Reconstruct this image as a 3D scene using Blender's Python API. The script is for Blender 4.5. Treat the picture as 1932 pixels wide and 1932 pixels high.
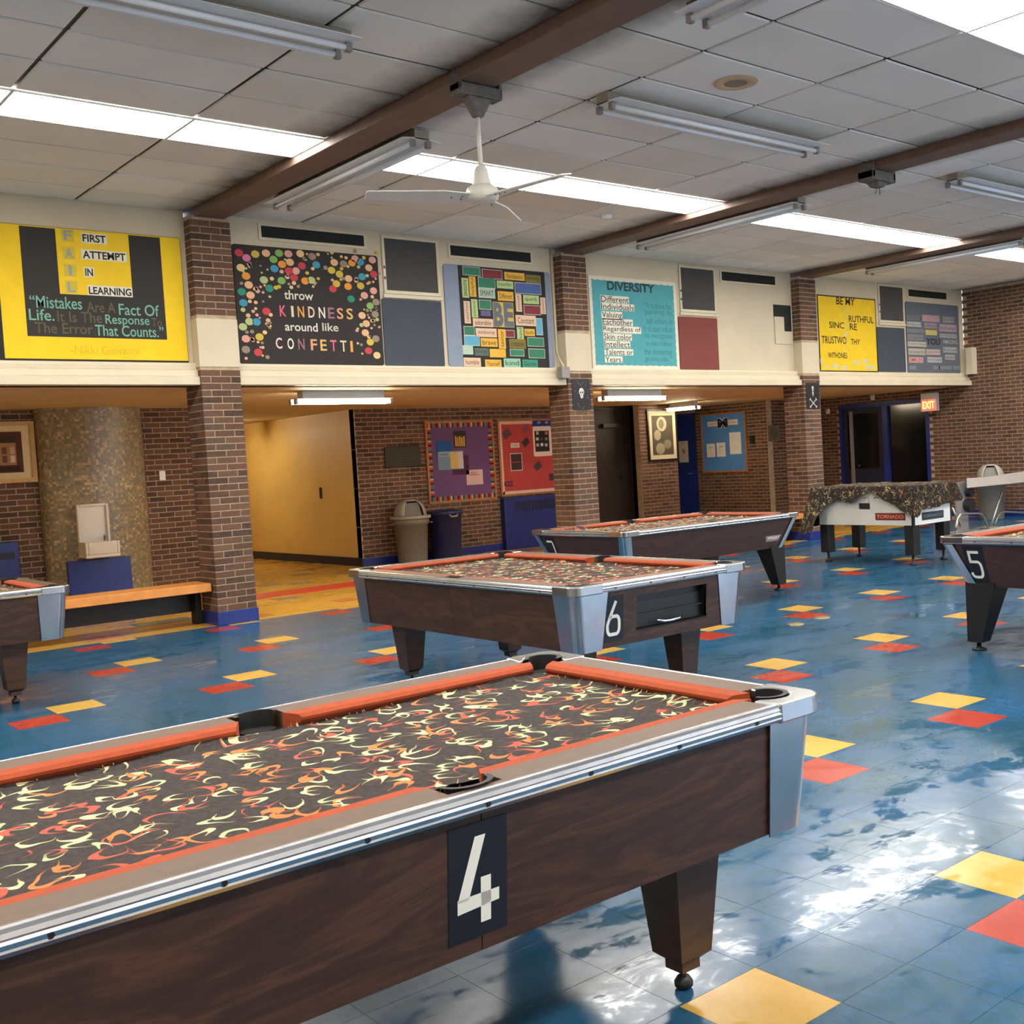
import bpy, bmesh, math, random
from mathutils import Vector, Matrix, noise as mnoise
random.seed(7)
PI = math.pi
sc = bpy.context.scene
col = sc.collection
for o in list(bpy.data.objects):
    bpy.data.objects.remove(o)

# ------------------------------------------------------------------ camera
YAW, PITCH, ROLL = math.radians(41.4632), math.radians(-2.8596), math.radians(-3.1651)
FPX, CAMH, CX, CY, WPX = 2112.47, 1.4868, 1165.88, 965.38, 1932.0
fw = Vector((math.sin(YAW) * math.cos(PITCH), math.cos(YAW) * math.cos(PITCH), math.sin(PITCH)))
r0 = Vector((math.cos(YAW), -math.sin(YAW), 0))
u0 = r0.cross(fw)
rt = math.cos(ROLL) * r0 + math.sin(ROLL) * u0
up = -math.sin(ROLL) * r0 + math.cos(ROLL) * u0
cam = bpy.data.cameras.new('camera')
camo = bpy.data.objects.new('camera', cam)
col.objects.link(camo)
camo.matrix_world = Matrix(((rt.x, up.x, -fw.x, 0), (rt.y, up.y, -fw.y, 0), (rt.z, up.z, -fw.z, CAMH), (0, 0, 0, 1)))
cam.sensor_width = 36
cam.sensor_fit = 'HORIZONTAL'
cam.lens = FPX / WPX * 36
cam.shift_x = (WPX / 2 - CX) / WPX
cam.shift_y = (CY - WPX / 2) / WPX
cam.clip_start = 0.02
cam.clip_end = 200
sc.camera = camo

def ray(px, py):
    return rt * ((px - CX) / FPX) - up * ((py - CY) / FPX) + fw
def onY(px, py, Y):
    d = ray(px, py); t = Y / d.y
    return Vector((d.x * t, Y, d.z * t + CAMH))
def onX(px, py, X):
    d = ray(px, py); t = X / d.x
    return Vector((X, d.y * t, d.z * t + CAMH))
def onZ(px, py, Z=0.0):
    d = ray(px, py); t = (Z - CAMH) / d.z
    return Vector((d.x * t, d.y * t, Z))

# ------------------------------------------------------------------ world, exposure
w = bpy.data.worlds.new('world')
sc.world = w
w.use_nodes = True
bg = w.node_tree.nodes['Background']
bg.inputs[0].default_value = (0.62, 0.78, 1.0, 1)
bg.inputs[1].default_value = 5.0
sc.view_settings.view_transform = 'Standard'
sc.view_settings.look = 'None'
sc.view_settings.gamma = 1
sc.view_settings.use_curve_mapping = False
sc.view_settings.exposure = 0.62
try:
    sc.cycles.use_denoising = True
    sc.cycles.max_bounces = 8
    sc.cycles.diffuse_bounces = 4
    sc.cycles.glossy_bounces = 4
    sc.cycles.sample_clamp_indirect = 6
    sc.cycles.caustics_reflective = True
    sc.cycles.caustics_refractive = False
except Exception:
    pass
PANEL_EMIT = 16.0
TUBE_EMIT = 38.0

# ------------------------------------------------------------------ node helpers / materials
def S(r, g, b):
    f = lambda c: (c / 255 / 12.92) if c <= 10 else ((c / 255 + 0.055) / 1.055) ** 2.4
    return (f(r), f(g), f(b), 1)
MATS = {}
class NT:
    def __init__(s, name):
        s.m = bpy.data.materials.new(name); s.m.use_nodes = True
        s.t = s.m.node_tree; s.n = s.t.nodes; s.l = s.t.links
        s.b = s.n['Principled BSDF']; s.out = s.n['Material Output']
        MATS[name] = s.m
    def node(s, kind, **kw):
        n = s.n.new(kind)
        for k, v in kw.items():
            if k.startswith('i_'):
                n.inputs[k[2:].replace('_', ' ')].default_value = v
            else:
                setattr(n, k, v)
        return n
    def link(s, a, b): s.l.new(a, b)
    def coord(s, which='Object', scale=(1, 1, 1), rot=(0, 0, 0)):
        c = s.node('ShaderNodeTexCoord'); m = s.node('ShaderNodeMapping')
        m.inputs['Scale'].default_value = scale; m.inputs['Rotation'].default_value = rot
        s.link(c.outputs[which], m.inputs[0]); return m.outputs[0]
    def pos(s, scale=(1, 1, 1)):
        c = s.node('ShaderNodeNewGeometry'); m = s.node('ShaderNodeMapping')
        m.inputs['Scale'].default_value = scale
        s.link(c.outputs['Position'], m.inputs[0]); return m.outputs[0]
    def noise(s, vec, scale, detail=3, rough=.55, dist=0):
        n = s.node('ShaderNodeTexNoise'); n.inputs['Scale'].default_value = scale
        n.inputs['Detail'].default_value = detail; n.inputs['Roughness'].default_value = rough
        n.inputs['Distortion'].default_value = dist
        if vec is not None: s.link(vec, n.inputs['Vector'])
        return n.outputs['Fac']
    def ramp(s, fac, stops, interp='LINEAR'):
        r = s.node('ShaderNodeValToRGB'); r.color_ramp.interpolation = interp
        e = r.color_ramp.elements
        while len(e) < len(stops): e.new(.5)
        for i, (p, c) in enumerate(stops):
            e[i].position = p; e[i].color = c if len(c) == 4 else (*c, 1)
        s.link(fac, r.inputs[0]); return r.outputs[0]
    def mix(s, fac, a, b, mode='MIX'):
        n = s.node('ShaderNodeMix'); n.data_type = 'RGBA'; n.blend_type = mode
        for sock, v in ((n.inputs[0], fac), (n.inputs[6], a), (n.inputs[7], b)):
            if hasattr(v, 'is_linked') or isinstance(v, bpy.types.NodeSocket): s.link(v, sock)
            else: sock.default_value = v
        return n.outputs[2]
    def math(s, op, a, b=None, c=None):
        n = s.node('ShaderNodeMath'); n.operation = op
        for i, v in enumerate((a, b, c)):
            if v is None: continue
            if isinstance(v, bpy.types.NodeSocket): s.link(v, n.inputs[i])
            else: n.inputs[i].default_value = v
        return n.outputs[0]
    def base(s, v):
        if isinstance(v, bpy.types.NodeSocket): s.link(v, s.b.inputs['Base Color'])
        else: s.b.inputs['Base Color'].default_value = v
    def rough(s, v):
        if isinstance(v, bpy.types.NodeSocket): s.link(v, s.b.inputs['Roughness'])
        else: s.b.inputs['Roughness'].default_value = v
    def bump(s, h, strength=.3, dist=.01):
        n = s.node('ShaderNodeBump'); n.inputs['Strength'].default_value = strength; n.inputs['Distance'].default_value = dist
        s.link(h, n.inputs['Height']); s.link(n.outputs[0], s.b.inputs['Normal'])

def plain(name, c, rough=.6, metal=0, var=.12, vscale=6, bump=0, bscale=60, spec=.5):
    """one colour with a little procedural mottling"""
    if name in MATS: return MATS[name]
    t = NT(name)
    p = t.pos()
    n = t.noise(p, vscale, 4)
    lo = tuple(x * (1 - var) for x in c[:3]) + (1,); hi = tuple(min(1, x * (1 + var)) for x in c[:3]) + (1,)
    t.base(t.ramp(n, [(.3, lo), (.7, hi)]))
    t.rough(rough); t.b.inputs['Metallic'].default_value = metal
    t.b.inputs['Specular IOR Level'].default_value = spec
    if bump:
        t.bump(t.noise(t.pos(), bscale, 3), bump, .004)
    return t.m

def emit(name, c, strength):
    t = NT(name)
    t.base((.8, .8, .8, 1))
    t.b.inputs['Emission Color'].default_value = c
    t.b.inputs['Emission Strength'].default_value = strength
    return t.m

def brick_mat(name, island):
    t = NT(name)
    if island:
        g = t.node('ShaderNodeNewGeometry'); rnd = g.outputs['Random Per Island']
    else:
        g = t.node('ShaderNodeObjectInfo'); rnd = g.outputs['Random']
    c = t.ramp(rnd, [(0, S(44, 34, 30)), (.10, S(66, 46, 38)), (.35, S(90, 62, 48)), (.6, S(104, 72, 54)), (.8, S(116, 82, 64)), (.93, S(100, 78, 66)), (1, S(60, 50, 46))])
    n = t.noise(t.pos(), 38, 4)
    c = t.mix(.35, c, t.ramp(n, [(.3, S(70, 48, 38)), (.7, S(122, 88, 68))]), 'MIX')
    t.base(c); t.rough(.85)
    t.bump(t.noise(t.pos(), 120, 3), .35, .003)
    return t.m
brick_mat('brick', False); brick_mat('brick_joined', True)
plain('mortar', S(178, 158, 130), .95, var=.2, vscale=14, bump=.4, bscale=90)
plain('cream', S(204, 190, 162), .55, var=.05, vscale=2, bump=.08, bscale=40)
plain('cream_trim', S(212, 199, 171), .45, var=.05, vscale=3)
plain('soffit', S(206, 186, 150), .6, var=.05, vscale=2)
plain('beam', S(112, 88, 76), .6, var=.12, vscale=8)
plain('blue_paint', S(26, 44, 118), .35, var=.12, vscale=5)
plain('blue_door', S(28, 52, 140), .35, var=.1, vscale=3)
plain('dark_blue', S(16, 22, 52), .5, var=.15, vscale=5)
plain('hall_yellow', S(236, 198, 112), .5, var=.05, vscale=1.5, bump=.1, bscale=12)
plain('black', S(20, 20, 22), .45, var=.2)
plain('black_rubber', S(26, 27, 29), .55, var=.2, vscale=20)
plain('pocket_black', S(10, 9, 9), .8)
plain('chrome', (.62, .62, .63, 1), .16, 1, var=.06, vscale=9)
plain('alu', (.62, .62, .64, 1), .24, 1, var=.1, vscale=12)
plain('steel', (.52, .54, .56, 1), .22, 1, var=.08, vscale=10)
plain('tube_metal', (.55, .54, .52, 1), .35, 1)
plain('white_plastic', S(226, 226, 222), .4, var=.04)
plain('white_paper', S(236, 234, 226), .8, var=.03)
plain('white_paint', S(232, 230, 222), .5, var=.03)
plain('enamel', S(232, 222, 206), .25, var=.03)
plain('grey_plastic', S(120, 116, 108), .5, var=.08)
plain('grey_plastic_light', S(164, 158, 146), .45, var=.08)
plain('blue_plastic', S(26, 40, 84), .4, var=.1)
plain('orange_felt', S(158, 68, 32), .95, var=.12, vscale=30, bump=.2, bscale=300)
plain('bench_wood', S(214, 140, 66), .4, var=.15, vscale=7)
plain('oak_frame', S(168, 108, 60), .5, var=.15, vscale=9)
plain('gold_frame', S(196, 150, 62), .35, var=.12, vscale=9)
plain('dark_wood_door', S(40, 29, 23), .5, var=.15, vscale=4)
plain('dark_glass', S(14, 15, 17), .12)
plain('screen_mesh', S(70, 68, 66), .8, var=.1, vscale=30)
plain('slate_panel', S(58, 66, 76), .7, var=.07)
plain('maroon_panel', S(122, 56, 48), .7, var=.07)
plain('vent_dark', S(24, 26, 25), .8)
plain('fan_white', S(226, 224, 214), .35, var=.03)
plain('clamp_dark', S(100, 95, 90), .7, var=.25, vscale=30)
plain('fixture_side', S(150, 140, 124), .5, var=.12, vscale=8)
plain('fixture_white', S(224, 228, 230), .35, var=.04)
plain('tube_glass', S(232, 236, 240), .15, var=.02)
plain('speaker_tan', S(206, 178, 140), .6)
plain('speaker_grille', S(140, 124, 104), .8)
plain('grey_gym', S(138, 132, 127), .5, var=.06)
plain('foos_grey', S(196, 192, 184), .45, var=.05)
plain('brass', S(150, 128, 84), .4, .8)
plain('bronze_plaque', S(50, 41, 29), .5, .3)
plain('floor_base', S(40, 52, 60), .6)
plain('ceiling_grid', S(84, 77, 68), .7, var=.2)
plain('red_tile_band', S(200, 36, 34), .3, var=.08)
emit('panel_glow', (1.0, .95, .87, 1), PANEL_EMIT)
emit('tube_glow', (1.0, .82, .57, 1), TUBE_EMIT)
emit('exit_glow', (1.0, .05, .025, 1), .55)
emit('exit_letter_glow', (1.0, .55, .10, 1), 1.6)

def ceiling_mat():
    t = NT('ceiling_tile')
    g = t.node('ShaderNodeNewGeometry'); sx = t.node('ShaderNodeSeparateXYZ'); t.link(g.outputs['Position'], sx.inputs[0])
    x = sx.outputs[0]
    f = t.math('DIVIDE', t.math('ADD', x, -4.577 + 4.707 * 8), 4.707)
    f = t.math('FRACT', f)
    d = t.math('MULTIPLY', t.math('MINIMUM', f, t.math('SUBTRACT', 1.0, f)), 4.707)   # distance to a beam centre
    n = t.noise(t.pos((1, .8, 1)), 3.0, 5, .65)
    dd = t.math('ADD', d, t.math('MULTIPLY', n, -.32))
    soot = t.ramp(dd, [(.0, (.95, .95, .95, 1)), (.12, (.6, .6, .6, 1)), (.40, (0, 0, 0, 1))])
    base = t.ramp(t.noise(t.pos(), 1.2, 4), [(.3, S(236, 234, 228)), (.7, S(246, 245, 240))])
    o = t.node('ShaderNodeObjectInfo')
    tint = t.ramp(o.outputs['Random'], [(0, S(240, 237, 231)), (.96, S(255, 255, 255)), (1, S(236, 226, 212))])
    base = t.mix(1.0, base, tint, 'MULTIPLY')
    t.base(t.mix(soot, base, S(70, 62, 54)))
    t.rough(.9)
    t.bump(t.noise(t.pos(), 160, 3, .7), .25, .003)
ceiling_mat()

def floor_tile_mat(name, stops, marble=.5):
    t = NT(name)
    p = t.pos()
    n1 = t.noise(t.pos((1, 1.6, 1)), 1.3, 5, .6, .6)
    n2 = t.noise(t.pos((1.5, 1, 1)), 16, 5, .7, 1.2)
    f = t.math('ADD', t.math('MULTIPLY', n1, 1 - marble), t.math('MULTIPLY', n2, marble))
    c = t.ramp(f, stops)
    o = t.node('ShaderNodeObjectInfo')
    c = t.mix(.5, c, t.mix(1.0, c, t.ramp(o.outputs['Random'], [(0, (.80, .84, .86, 1)), (1, (1, 1, 1, 1))]), 'MULTIPLY'))
    t.base(c)
    wear = t.math('ADD', t.math('MULTIPLY', t.noise(t.pos((.8, 1.5, 1)), 1.4, 5, .6, .9), .55), t.math('MULTIPLY', t.noise(t.pos((1, 1.4, 1)), 6.0, 6, .7, .6), .45))
    t.rough(t.ramp(wear, [(.40, (.26, .26, .26, 1)), (.52, (.19, .19, .19, 1)), (.57, (.07, .07, .07, 1)), (.64, (.05, .05, .05, 1))]))
    t.b.inputs['Specular IOR Level'].default_value = .38
    a = t.math('ADD', t.noise(t.pos((1, 1, 1)), 2.6, 3, .6), t.math('MULTIPLY', t.noise(t.pos((1, 2, 1)), 30, 3, .6), .06))
    t.bump(a, .10, .02)
    return t.m
floor_tile_mat('tile_blue', [(.30, S(32, 74, 86)), (.45, S(40, 86, 110)), (.6, S(44, 94, 134)), (.75, S(68, 114, 148))])
floor_tile_mat('tile_yellow', [(.3, S(202, 156, 68)), (.7, S(220, 176, 86))])
floor_tile_mat('tile_red', [(.3, S(160, 54, 40)), (.7, S(182, 68, 50))])
floor_tile_mat('tile_corridor', [(.3, S(206, 152, 54)), (.7, S(222, 172, 72))])
floor_tile_mat('tile_grey', [(.3, S(116, 116, 90)), (.7, S(134, 132, 100))])
floor_tile_mat('tile_orange', [(.3, S(190, 116, 56)), (.7, S(204, 130, 66))])

def wood_mat(name, dark, mid, light, scale=1.0, rough=.38):
    t = NT(name)
    v = t.coord('Object', (.8 * scale, .8 * scale, 3.6 * scale))
    n = t.noise(v, 1.5, 5, .55, 1.2)
    wv = t.math('FRACT', t.math('MULTIPLY', n, 7.0))
    wv = t.math('ABSOLUTE', t.math('SUBTRACT', wv, .5))
    fine = t.noise(t.coord('Object', (2.2, 2.2, 60)), 3.0, 5, .7)
    f = t.math('ADD', t.math('MULTIPLY', wv, .42), t.math('ADD', t.math('MULTIPLY', n, .35), t.math('MULTIPLY', fine, .42)))
    t.base(t.ramp(f, [(.25, dark), (.5, mid), (.78, light)]))
    t.rough(rough)
    return t.m
wood_mat('table_wood', S(42, 26, 19), S(64, 41, 30), S(96, 63, 44), rough=.45)
wood_mat('table_wood_red', S(48, 28, 24), S(66, 40, 33), S(84, 53, 43), rough=.32)
wood_mat('leg_wood', S(44, 30, 22), S(66, 44, 32), S(88, 60, 42))
plain('rail_laminate', S(92, 70, 53), .5, var=.12, vscale=25)

def crescents(t, v, c, cells, off, r0, w_, cols, rnd=.75):
    """one layer of randomly turned crescent strokes, one per voronoi cell"""
    m = t.node('ShaderNodeMapping'); m.inputs['Location'].default_value = (off, off * 1.7, 0)
    m.inputs['Scale'].default_value = (cells, cells, cells); t.link(v, m.inputs[0])
    wob = t.node('ShaderNodeTexNoise'); wob.inputs['Scale'].default_value = 1.6; wob.inputs['Detail'].default_value = 1
    t.link(m.outputs[0], wob.inputs['Vector'])
    vm = t.node('ShaderNodeVectorMath', operation='MULTIPLY_ADD')
    t.link(wob.outputs['Color'], vm.inputs[0]); vm.inputs[1].default_value = (.55, .55, 0); t.link(m.outputs[0], vm.inputs[2])
    vo = t.node('ShaderNodeTexVoronoi', voronoi_dimensions='2D'); vo.inputs['Scale'].default_value = 1.0; vo.inputs['Randomness'].default_value = rnd
    t.link(vm.outputs[0], vo.inputs['Vector'])
    d = t.node('ShaderNodeVectorMath', operation='SUBTRACT'); t.link(vm.outputs[0], d.inputs[0]); t.link(vo.outputs['Position'], d.inputs[1])
    sp = t.node('ShaderNodeSeparateXYZ'); t.link(d.outputs[0], sp.inputs[0])
    rc = t.node('ShaderNodeSeparateColor'); t.link(vo.outputs['Color'], rc.inputs[0])
    ang = t.math('MULTIPLY', rc.outputs[0], 6.283); co = t.math('COSINE', ang); si = t.math('SINE', ang)
    x, y = sp.outputs[0], sp.outputs[1]
    xr = t.math('ADD', t.math('MULTIPLY', x, co), t.math('MULTIPLY', y, si))
    yr = t.math('SUBTRACT', t.math('MULTIPLY', y, co), t.math('MULTIPLY', x, si))
    ysq = t.math('MULTIPLY', yr, 1.8)
    rr = t.math('SQRT', t.math('ADD', t.math('MULTIPLY', xr, xr), t.math('MULTIPLY', ysq, ysq)))
    cosv = t.math('DIVIDE', xr, t.math('MAXIMUM', rr, .001))
    rad = t.math('MULTIPLY_ADD', rc.outputs[1], .16, r0)
    th = t.math('MULTIPLY', t.math('MAXIMUM', t.math('MULTIPLY_ADD', cosv, .62, .30), 0.0), w_)
    mask = t.math('LESS_THAN', t.math('ABSOLUTE', t.math('SUBTRACT', rr, rad)), th)
    cc = t.ramp(rc.outputs[2], [(0, cols[0]), (.4, cols[1]), (.72, cols[2])], 'CONSTANT')
    grad = t.ramp(cosv, [(0, (.62, .5, .42, 1)), (.5, (1, 1, 1, 1))])
    return t.mix(mask, c, t.mix(1.0, cc, grad, 'MULTIPLY'))
def swirl_mat(name):
    t = NT(name)
    v = t.coord('Object')
    c = t.ramp(t.noise(v, 60, 2), [(.3, S(58, 53, 51)), (.7, S(72, 66, 64))])
    cr_, gr_, og_, rd_ = S(206, 198, 150), S(172, 184, 140), S(204, 122, 72), S(176, 88, 72)
    c = crescents(t, v, c, 6.4, 0.0, .30, .050, (rd_, og_, cr_))
    c = crescents(t, v, c, 8.0, 5.3, .26, .075, (cr_, rd_, gr_))
    c = crescents(t, v, c, 9.0, 2.7, .24, .092, (cr_, og_, gr_))
    c = crescents(t, v, c, 7.0, 8.1, .18, .10, (og_, cr_, rd_), .9)
    t.base(c); t.rough(.95); t.b.inputs['Specular IOR Level'].default_value = .15
    t.bump(t.noise(t.pos(), 260, 2), .2, .002)
    return t.m
swirl_mat('swirl_cloth')
def speckle_cloth(name):
    t = NT(name); v = t.pos()
    c = t.ramp(t.noise(v, 40, 2), [(.3, S(38, 33, 30)), (.7, S(56, 49, 45))])
    for scale, off, width, cols in ((13.0, 0.0, .014, (S(168, 152, 112), S(132, 132, 96), S(176, 162, 120))), (17.0, 3.1, .014, (S(150, 92, 60), S(168, 150, 110), S(120, 84, 64)))):
        m = t.node('ShaderNodeMapping'); m.inputs['Location'].default_value = (off, off * 1.7, off * .3); t.link(v, m.inputs[0])
        n = t.noise(m.outputs[0], scale, 1.2, .4, 1.2)
        d = t.math('ABSOLUTE', t.math('SUBTRACT', n, .5))
        wv = t.math('MULTIPLY', t.math('MAXIMUM', t.math('SUBTRACT', t.noise(m.outputs[0], scale * .9, 1), .45), 0.0), width * 9)
        cc = t.ramp(t.noise(m.outputs[0], scale * .45, 1), [(.40, cols[0]), (.5, cols[1]), (.6, cols[2])], 'CONSTANT')
        c = t.mix(t.math('LESS_THAN', d, wv), c, cc)
    t.base(c); t.rough(.95); t.b.inputs['Specular IOR Level'].default_value = .15
speckle_cloth('speckle_cloth')

def mosaic_mat():
    t = NT('mosaic')
    v = t.pos((34, 34, 34))
    vo = t.node('ShaderNodeTexVoronoi', distance='CHEBYCHEV'); vo.inputs['Scale'].default_value = 1.0; vo.inputs['Randomness'].default_value = .25
    t.link(v, vo.inputs['Vector'])
    sp = t.node('ShaderNodeSeparateColor'); t.link(vo.outputs['Color'], sp.inputs[0])
    big = t.noise(t.pos(), 2.0, 3)
    f = t.math('ADD', t.math('MULTIPLY', sp.outputs[0], .75), t.math('MULTIPLY', big, .3))
    t.base(t.ramp(f, [(.2, S(116, 108, 84)), (.45, S(132, 120, 92)), (.62, S(144, 126, 92)), (.76, S(160, 136, 96)), (.9, S(188, 164, 120)), (.97, S(206, 188, 144))]))
    t.rough(.35)
mosaic_mat()

def M(n): return MATS[n]
def flat(r, g, b, rough=.75):
    """card / ink of one colour"""
    n = 'ink_%d_%d_%d' % (r, g, b)
    return plain(n, S(r, g, b), rough, var=.05, vscale=8)

# ------------------------------------------------------------------ mesh helpers
class MB:
    def __init__(s): s.v = []; s.f = []; s.mi = []; s.mats = []; s.sm = False
    def slot(s, m):
        if m is None: return 0
        if m not in s.mats: s.mats.append(m)
        return s.mats.index(m)
    def add(s, vs, fs, m=None):
        k = len(s.v); s.v += [tuple(v) for v in vs]; i = s.slot(m)
        for f in fs: s.f.append(tuple(a + k for a in f)); s.mi.append(i)
        return s
    def box(s, x0, x1, y0, y1, z0, z1, m=None):
        return s.add([(x0, y0, z0), (x1, y0, z0), (x1, y1, z0), (x0, y1, z0), (x0, y0, z1), (x1, y0, z1), (x1, y1, z1), (x0, y1, z1)],
                     [(0, 3, 2, 1), (4, 5, 6, 7), (0, 1, 5, 4), (1, 2, 6, 5), (2, 3, 7, 6), (3, 0, 4, 7)], m)
    def frustum(s, c0, hx0, hy0, z0, c1, hx1, hy1, z1, m=None):
        a = [(c0[0] + i * hx0, c0[1] + j * hy0, z0) for i, j in ((-1, -1), (1, -1), (1, 1), (-1, 1))]
        b = [(c1[0] + i * hx1, c1[1] + j * hy1, z1) for i, j in ((-1, -1), (1, -1), (1, 1), (-1, 1))]
        return s.add(a + b, [(0, 3, 2, 1), (4, 5, 6, 7), (0, 1, 5, 4), (1, 2, 6, 5), (2, 3, 7, 6), (3, 0, 4, 7)], m)
    def prism(s, pts, a, b, axis='z', m=None):
        """closed outline pts extruded from a to b along axis; outline in the other two axes"""
        n = len(pts)
        def mk(p, t):
            return {'z': (p[0], p[1], t), 'y': (p[0], t, p[1]), 'x': (t, p[0], p[1])}[axis]
        vs = [mk(p, a) for p in pts] + [mk(p, b) for p in pts]
        fs = [tuple(range(n))[::-1], tuple(range(n, 2 * n))] + [(i, (i + 1) % n, n + (i + 1) % n, n + i) for i in range(n)]
        return s.add(vs, fs, m)
    def lathe(s, prof, c=(0, 0, 0), n=24, m=None, a0=0, a1=2 * PI):
        full = abs(a1 - a0 - 2 * PI) < 1e-6
        k = n if full else n + 1
        vs = []; fs = []
        for i in range(k):
            a = a0 + (a1 - a0) * i / n
            for r, z in prof: vs.append((c[0] + r * math.cos(a), c[1] + r * math.sin(a), c[2] + z))
        q = len(prof)
        for i in range(n):
            j = (i + 1) % k
            for p in range(q - 1): fs.append((i * q + p, j * q + p, j * q + p + 1, i * q + p + 1))
        return s.add(vs, fs, m)
    def tube(s, pts, r, n=8, m=None):
        pts = [Vector(p) for p in pts]; vs = []; fs = []
        for i, p in enumerate(pts):
            d = (pts[min(i + 1, len(pts) - 1)] - pts[max(i - 1, 0)]).normalized()
            a = d.cross(Vector((0, 0, 1)))
            if a.length < .05: a = d.cross(Vector((1, 0, 0)))
            a.normalize(); b = d.cross(a)
            for k in range(n):
                t = 2 * PI * k / n
                vs.append(p + a * (r * math.cos(t)) + b * (r * math.sin(t)))
        for i in range(len(pts) - 1):
            for k in range(n):
                fs.append((i * n + k, i * n + (k + 1) % n, (i + 1) * n + (k + 1) % n, (i + 1) * n + k))
        fs.append(tuple(range(n))[::-1]); fs.append(tuple((len(pts) - 1) * n + k for k in range(n)))
        return s.add(vs, fs, m)
    def cyl(s, a, b, r, n=12, m=None): return s.tube([a, b], r, n, m)
    def mesh(s, name, mat=None, smooth=False):
        me = bpy.data.meshes.new(name); me.from_pydata(s.v, [], s.f)
        mats = s.mats or ([mat] if mat else [])
        if s.mats and mat and None in s.mats: pass
        for m in mats: me.materials.append(m)
        if len(mats) > 1: me.polygons.foreach_set('material_index', s.mi)
        bm = bmesh.new(); bm.from_mesh(me); bmesh.ops.recalc_face_normals(bm, faces=bm.faces); bm.to_mesh(me); bm.free()
        if smooth:
            me.polygons.foreach_set('use_smooth', [True] * len(me.polygons))
        me.update(); return me

def wm(o):
    m = o.matrix_basis
    return (wm(o.parent) @ o.matrix_parent_inverse @ m) if o.parent else m
def link(o, parent=None, local=False):
    col.objects.link(o)
    if parent is not None:
        o.parent = parent
        if not local: o.matrix_parent_inverse = wm(parent).inverted()
    return o
def tag(o, label=None, cat=None, group=None, kind=None):
    if label: o['label'] = label
    if cat: o['category'] = cat
    if group: o['group'] = group
    if kind: o['kind'] = kind
    return o
def thing(name, label, cat, loc=(0, 0, 0), rz=0, group=None):
    o = bpy.data.objects.new(name, None); o.location = loc; o.rotation_euler = (0, 0, rz); o.empty_display_size = .1
    link(o); return tag(o, label, cat, group)
def obj(name, mb, mat=None, parent=None, local=False, smooth=False, bevel=0):
    me = mb.mesh(name, M(mat) if isinstance(mat, str) else mat, smooth) if isinstance(mb, MB) else mb
    o = bpy.data.objects.new(name, me)
    link(o, parent, local)
    if bevel:
        b = o.modifiers.new('bevel', 'BEVEL'); b.width = bevel; b.segments = 2; b.limit_method = 'ANGLE'; b.angle_limit = math.radians(50)
    return o
def struct(name, mb, mat=None, parent=None, label=None, **kw):
    o = obj(name, mb, mat, parent, **kw)
    if parent is None: tag(o, label, None, None, 'structure')
    return o
def B(*a): return MB().box(*a)

# text is queued and turned into meshes once, at the end
TEXTQ = []
def text(s, parent, plane, at, rect, mat, bold=0.0, fit=True, name='lettering', rot=0, local=False):
    """plane 'y' faces -Y (u=X, v=Z, at=Y); 'x' faces -X (u=-Y, v=Z, at=X). rect = u0,u1,v0,v1"""
    TEXTQ.append((s, parent, plane, at, rect, mat, bold, fit, name, rot, local))
def flush_text():
    tmp = []
    cache = {}
    for q in TEXTQ:
        key = (q[0], q[6])
        if key in cache: continue
        cu = bpy.data.curves.new('t', 'FONT'); cu.body = q[0]; cu.offset = q[6]; cu.resolution_u = 3; cu.extrude = .0
        o = bpy.data.objects.new('t', cu); col.objects.link(o); cache[key] = o
    dg = bpy.context.evaluated_depsgraph_get()
    meshes = {k: bpy.data.meshes.new_from_object(o.evaluated_get(dg)) for k, o in cache.items()}
    for o in cache.values():
        cu = o.data; bpy.data.objects.remove(o); bpy.data.curves.remove(cu)
    for s, parent, plane, at, rect, mat, bold, fit, name, rot, local in TEXTQ:
        me = meshes[(s, bold)].copy()
        if not me.vertices: continue
        xs = [v.co.x for v in me.vertices]; ys = [v.co.y for v in me.vertices]
        x0, x1, y0, y1 = min(xs), max(xs), min(ys), max(ys)
        u0, u1, v0, v1 = rect
        w_, h_ = max(1e-4, x1 - x0), max(1e-4, y1 - y0)
        if rot: su, sv = (v1 - v0) / w_, (u1 - u0) / h_
        else: su, sv = (u1 - u0) / w_, (v1 - v0) / h_
        if not fit:
            su = sv
        for v in me.vertices:
            a, b = (v.co.x - x0) * su, (v.co.y - y0) * sv
            if rot: u, vv = u1 - b, v0 + a
            else: u, vv = u0 + a, v0 + b
            v.co = (u, at, vv) if plane == 'y' else (at, -u, vv)
        me.materials.clear(); me.materials.append(M(mat) if isinstance(mat, str) else mat)
        me.name = name
        o = bpy.data.objects.new(name, me); link(o, parent, local)
def card(parent, plane, at, rect, mat, thick=.003, name='card', skew=0):
    """thin sheet proud of a wall; rect u0,u1,v0,v1"""
    u0, u1, v0, v1 = rect
    if plane == 'y': mb = B(u0, u1, at - thick, at, v0, v1)
    else: mb = B(at - thick, at, -u1, -u0, v0, v1)
    if skew:
        cx, cz = (u0 + u1) / 2, (v0 + v1) / 2
        c, s_ = math.cos(skew), math.sin(skew); vs = []
        for x, y, z in mb.v:
            if plane == 'y':
                a, b = x - cx, z - cz; vs.append((cx + a * c - b * s_, y, cz + a * s_ + b * c))
            else:
                a, b = -y - cx, z - cz; vs.append((x, -(cx + a * c - b * s_), cz + a * s_ + b * c))
        mb.v = vs
    return obj(name, mb, mat, parent)
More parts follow.
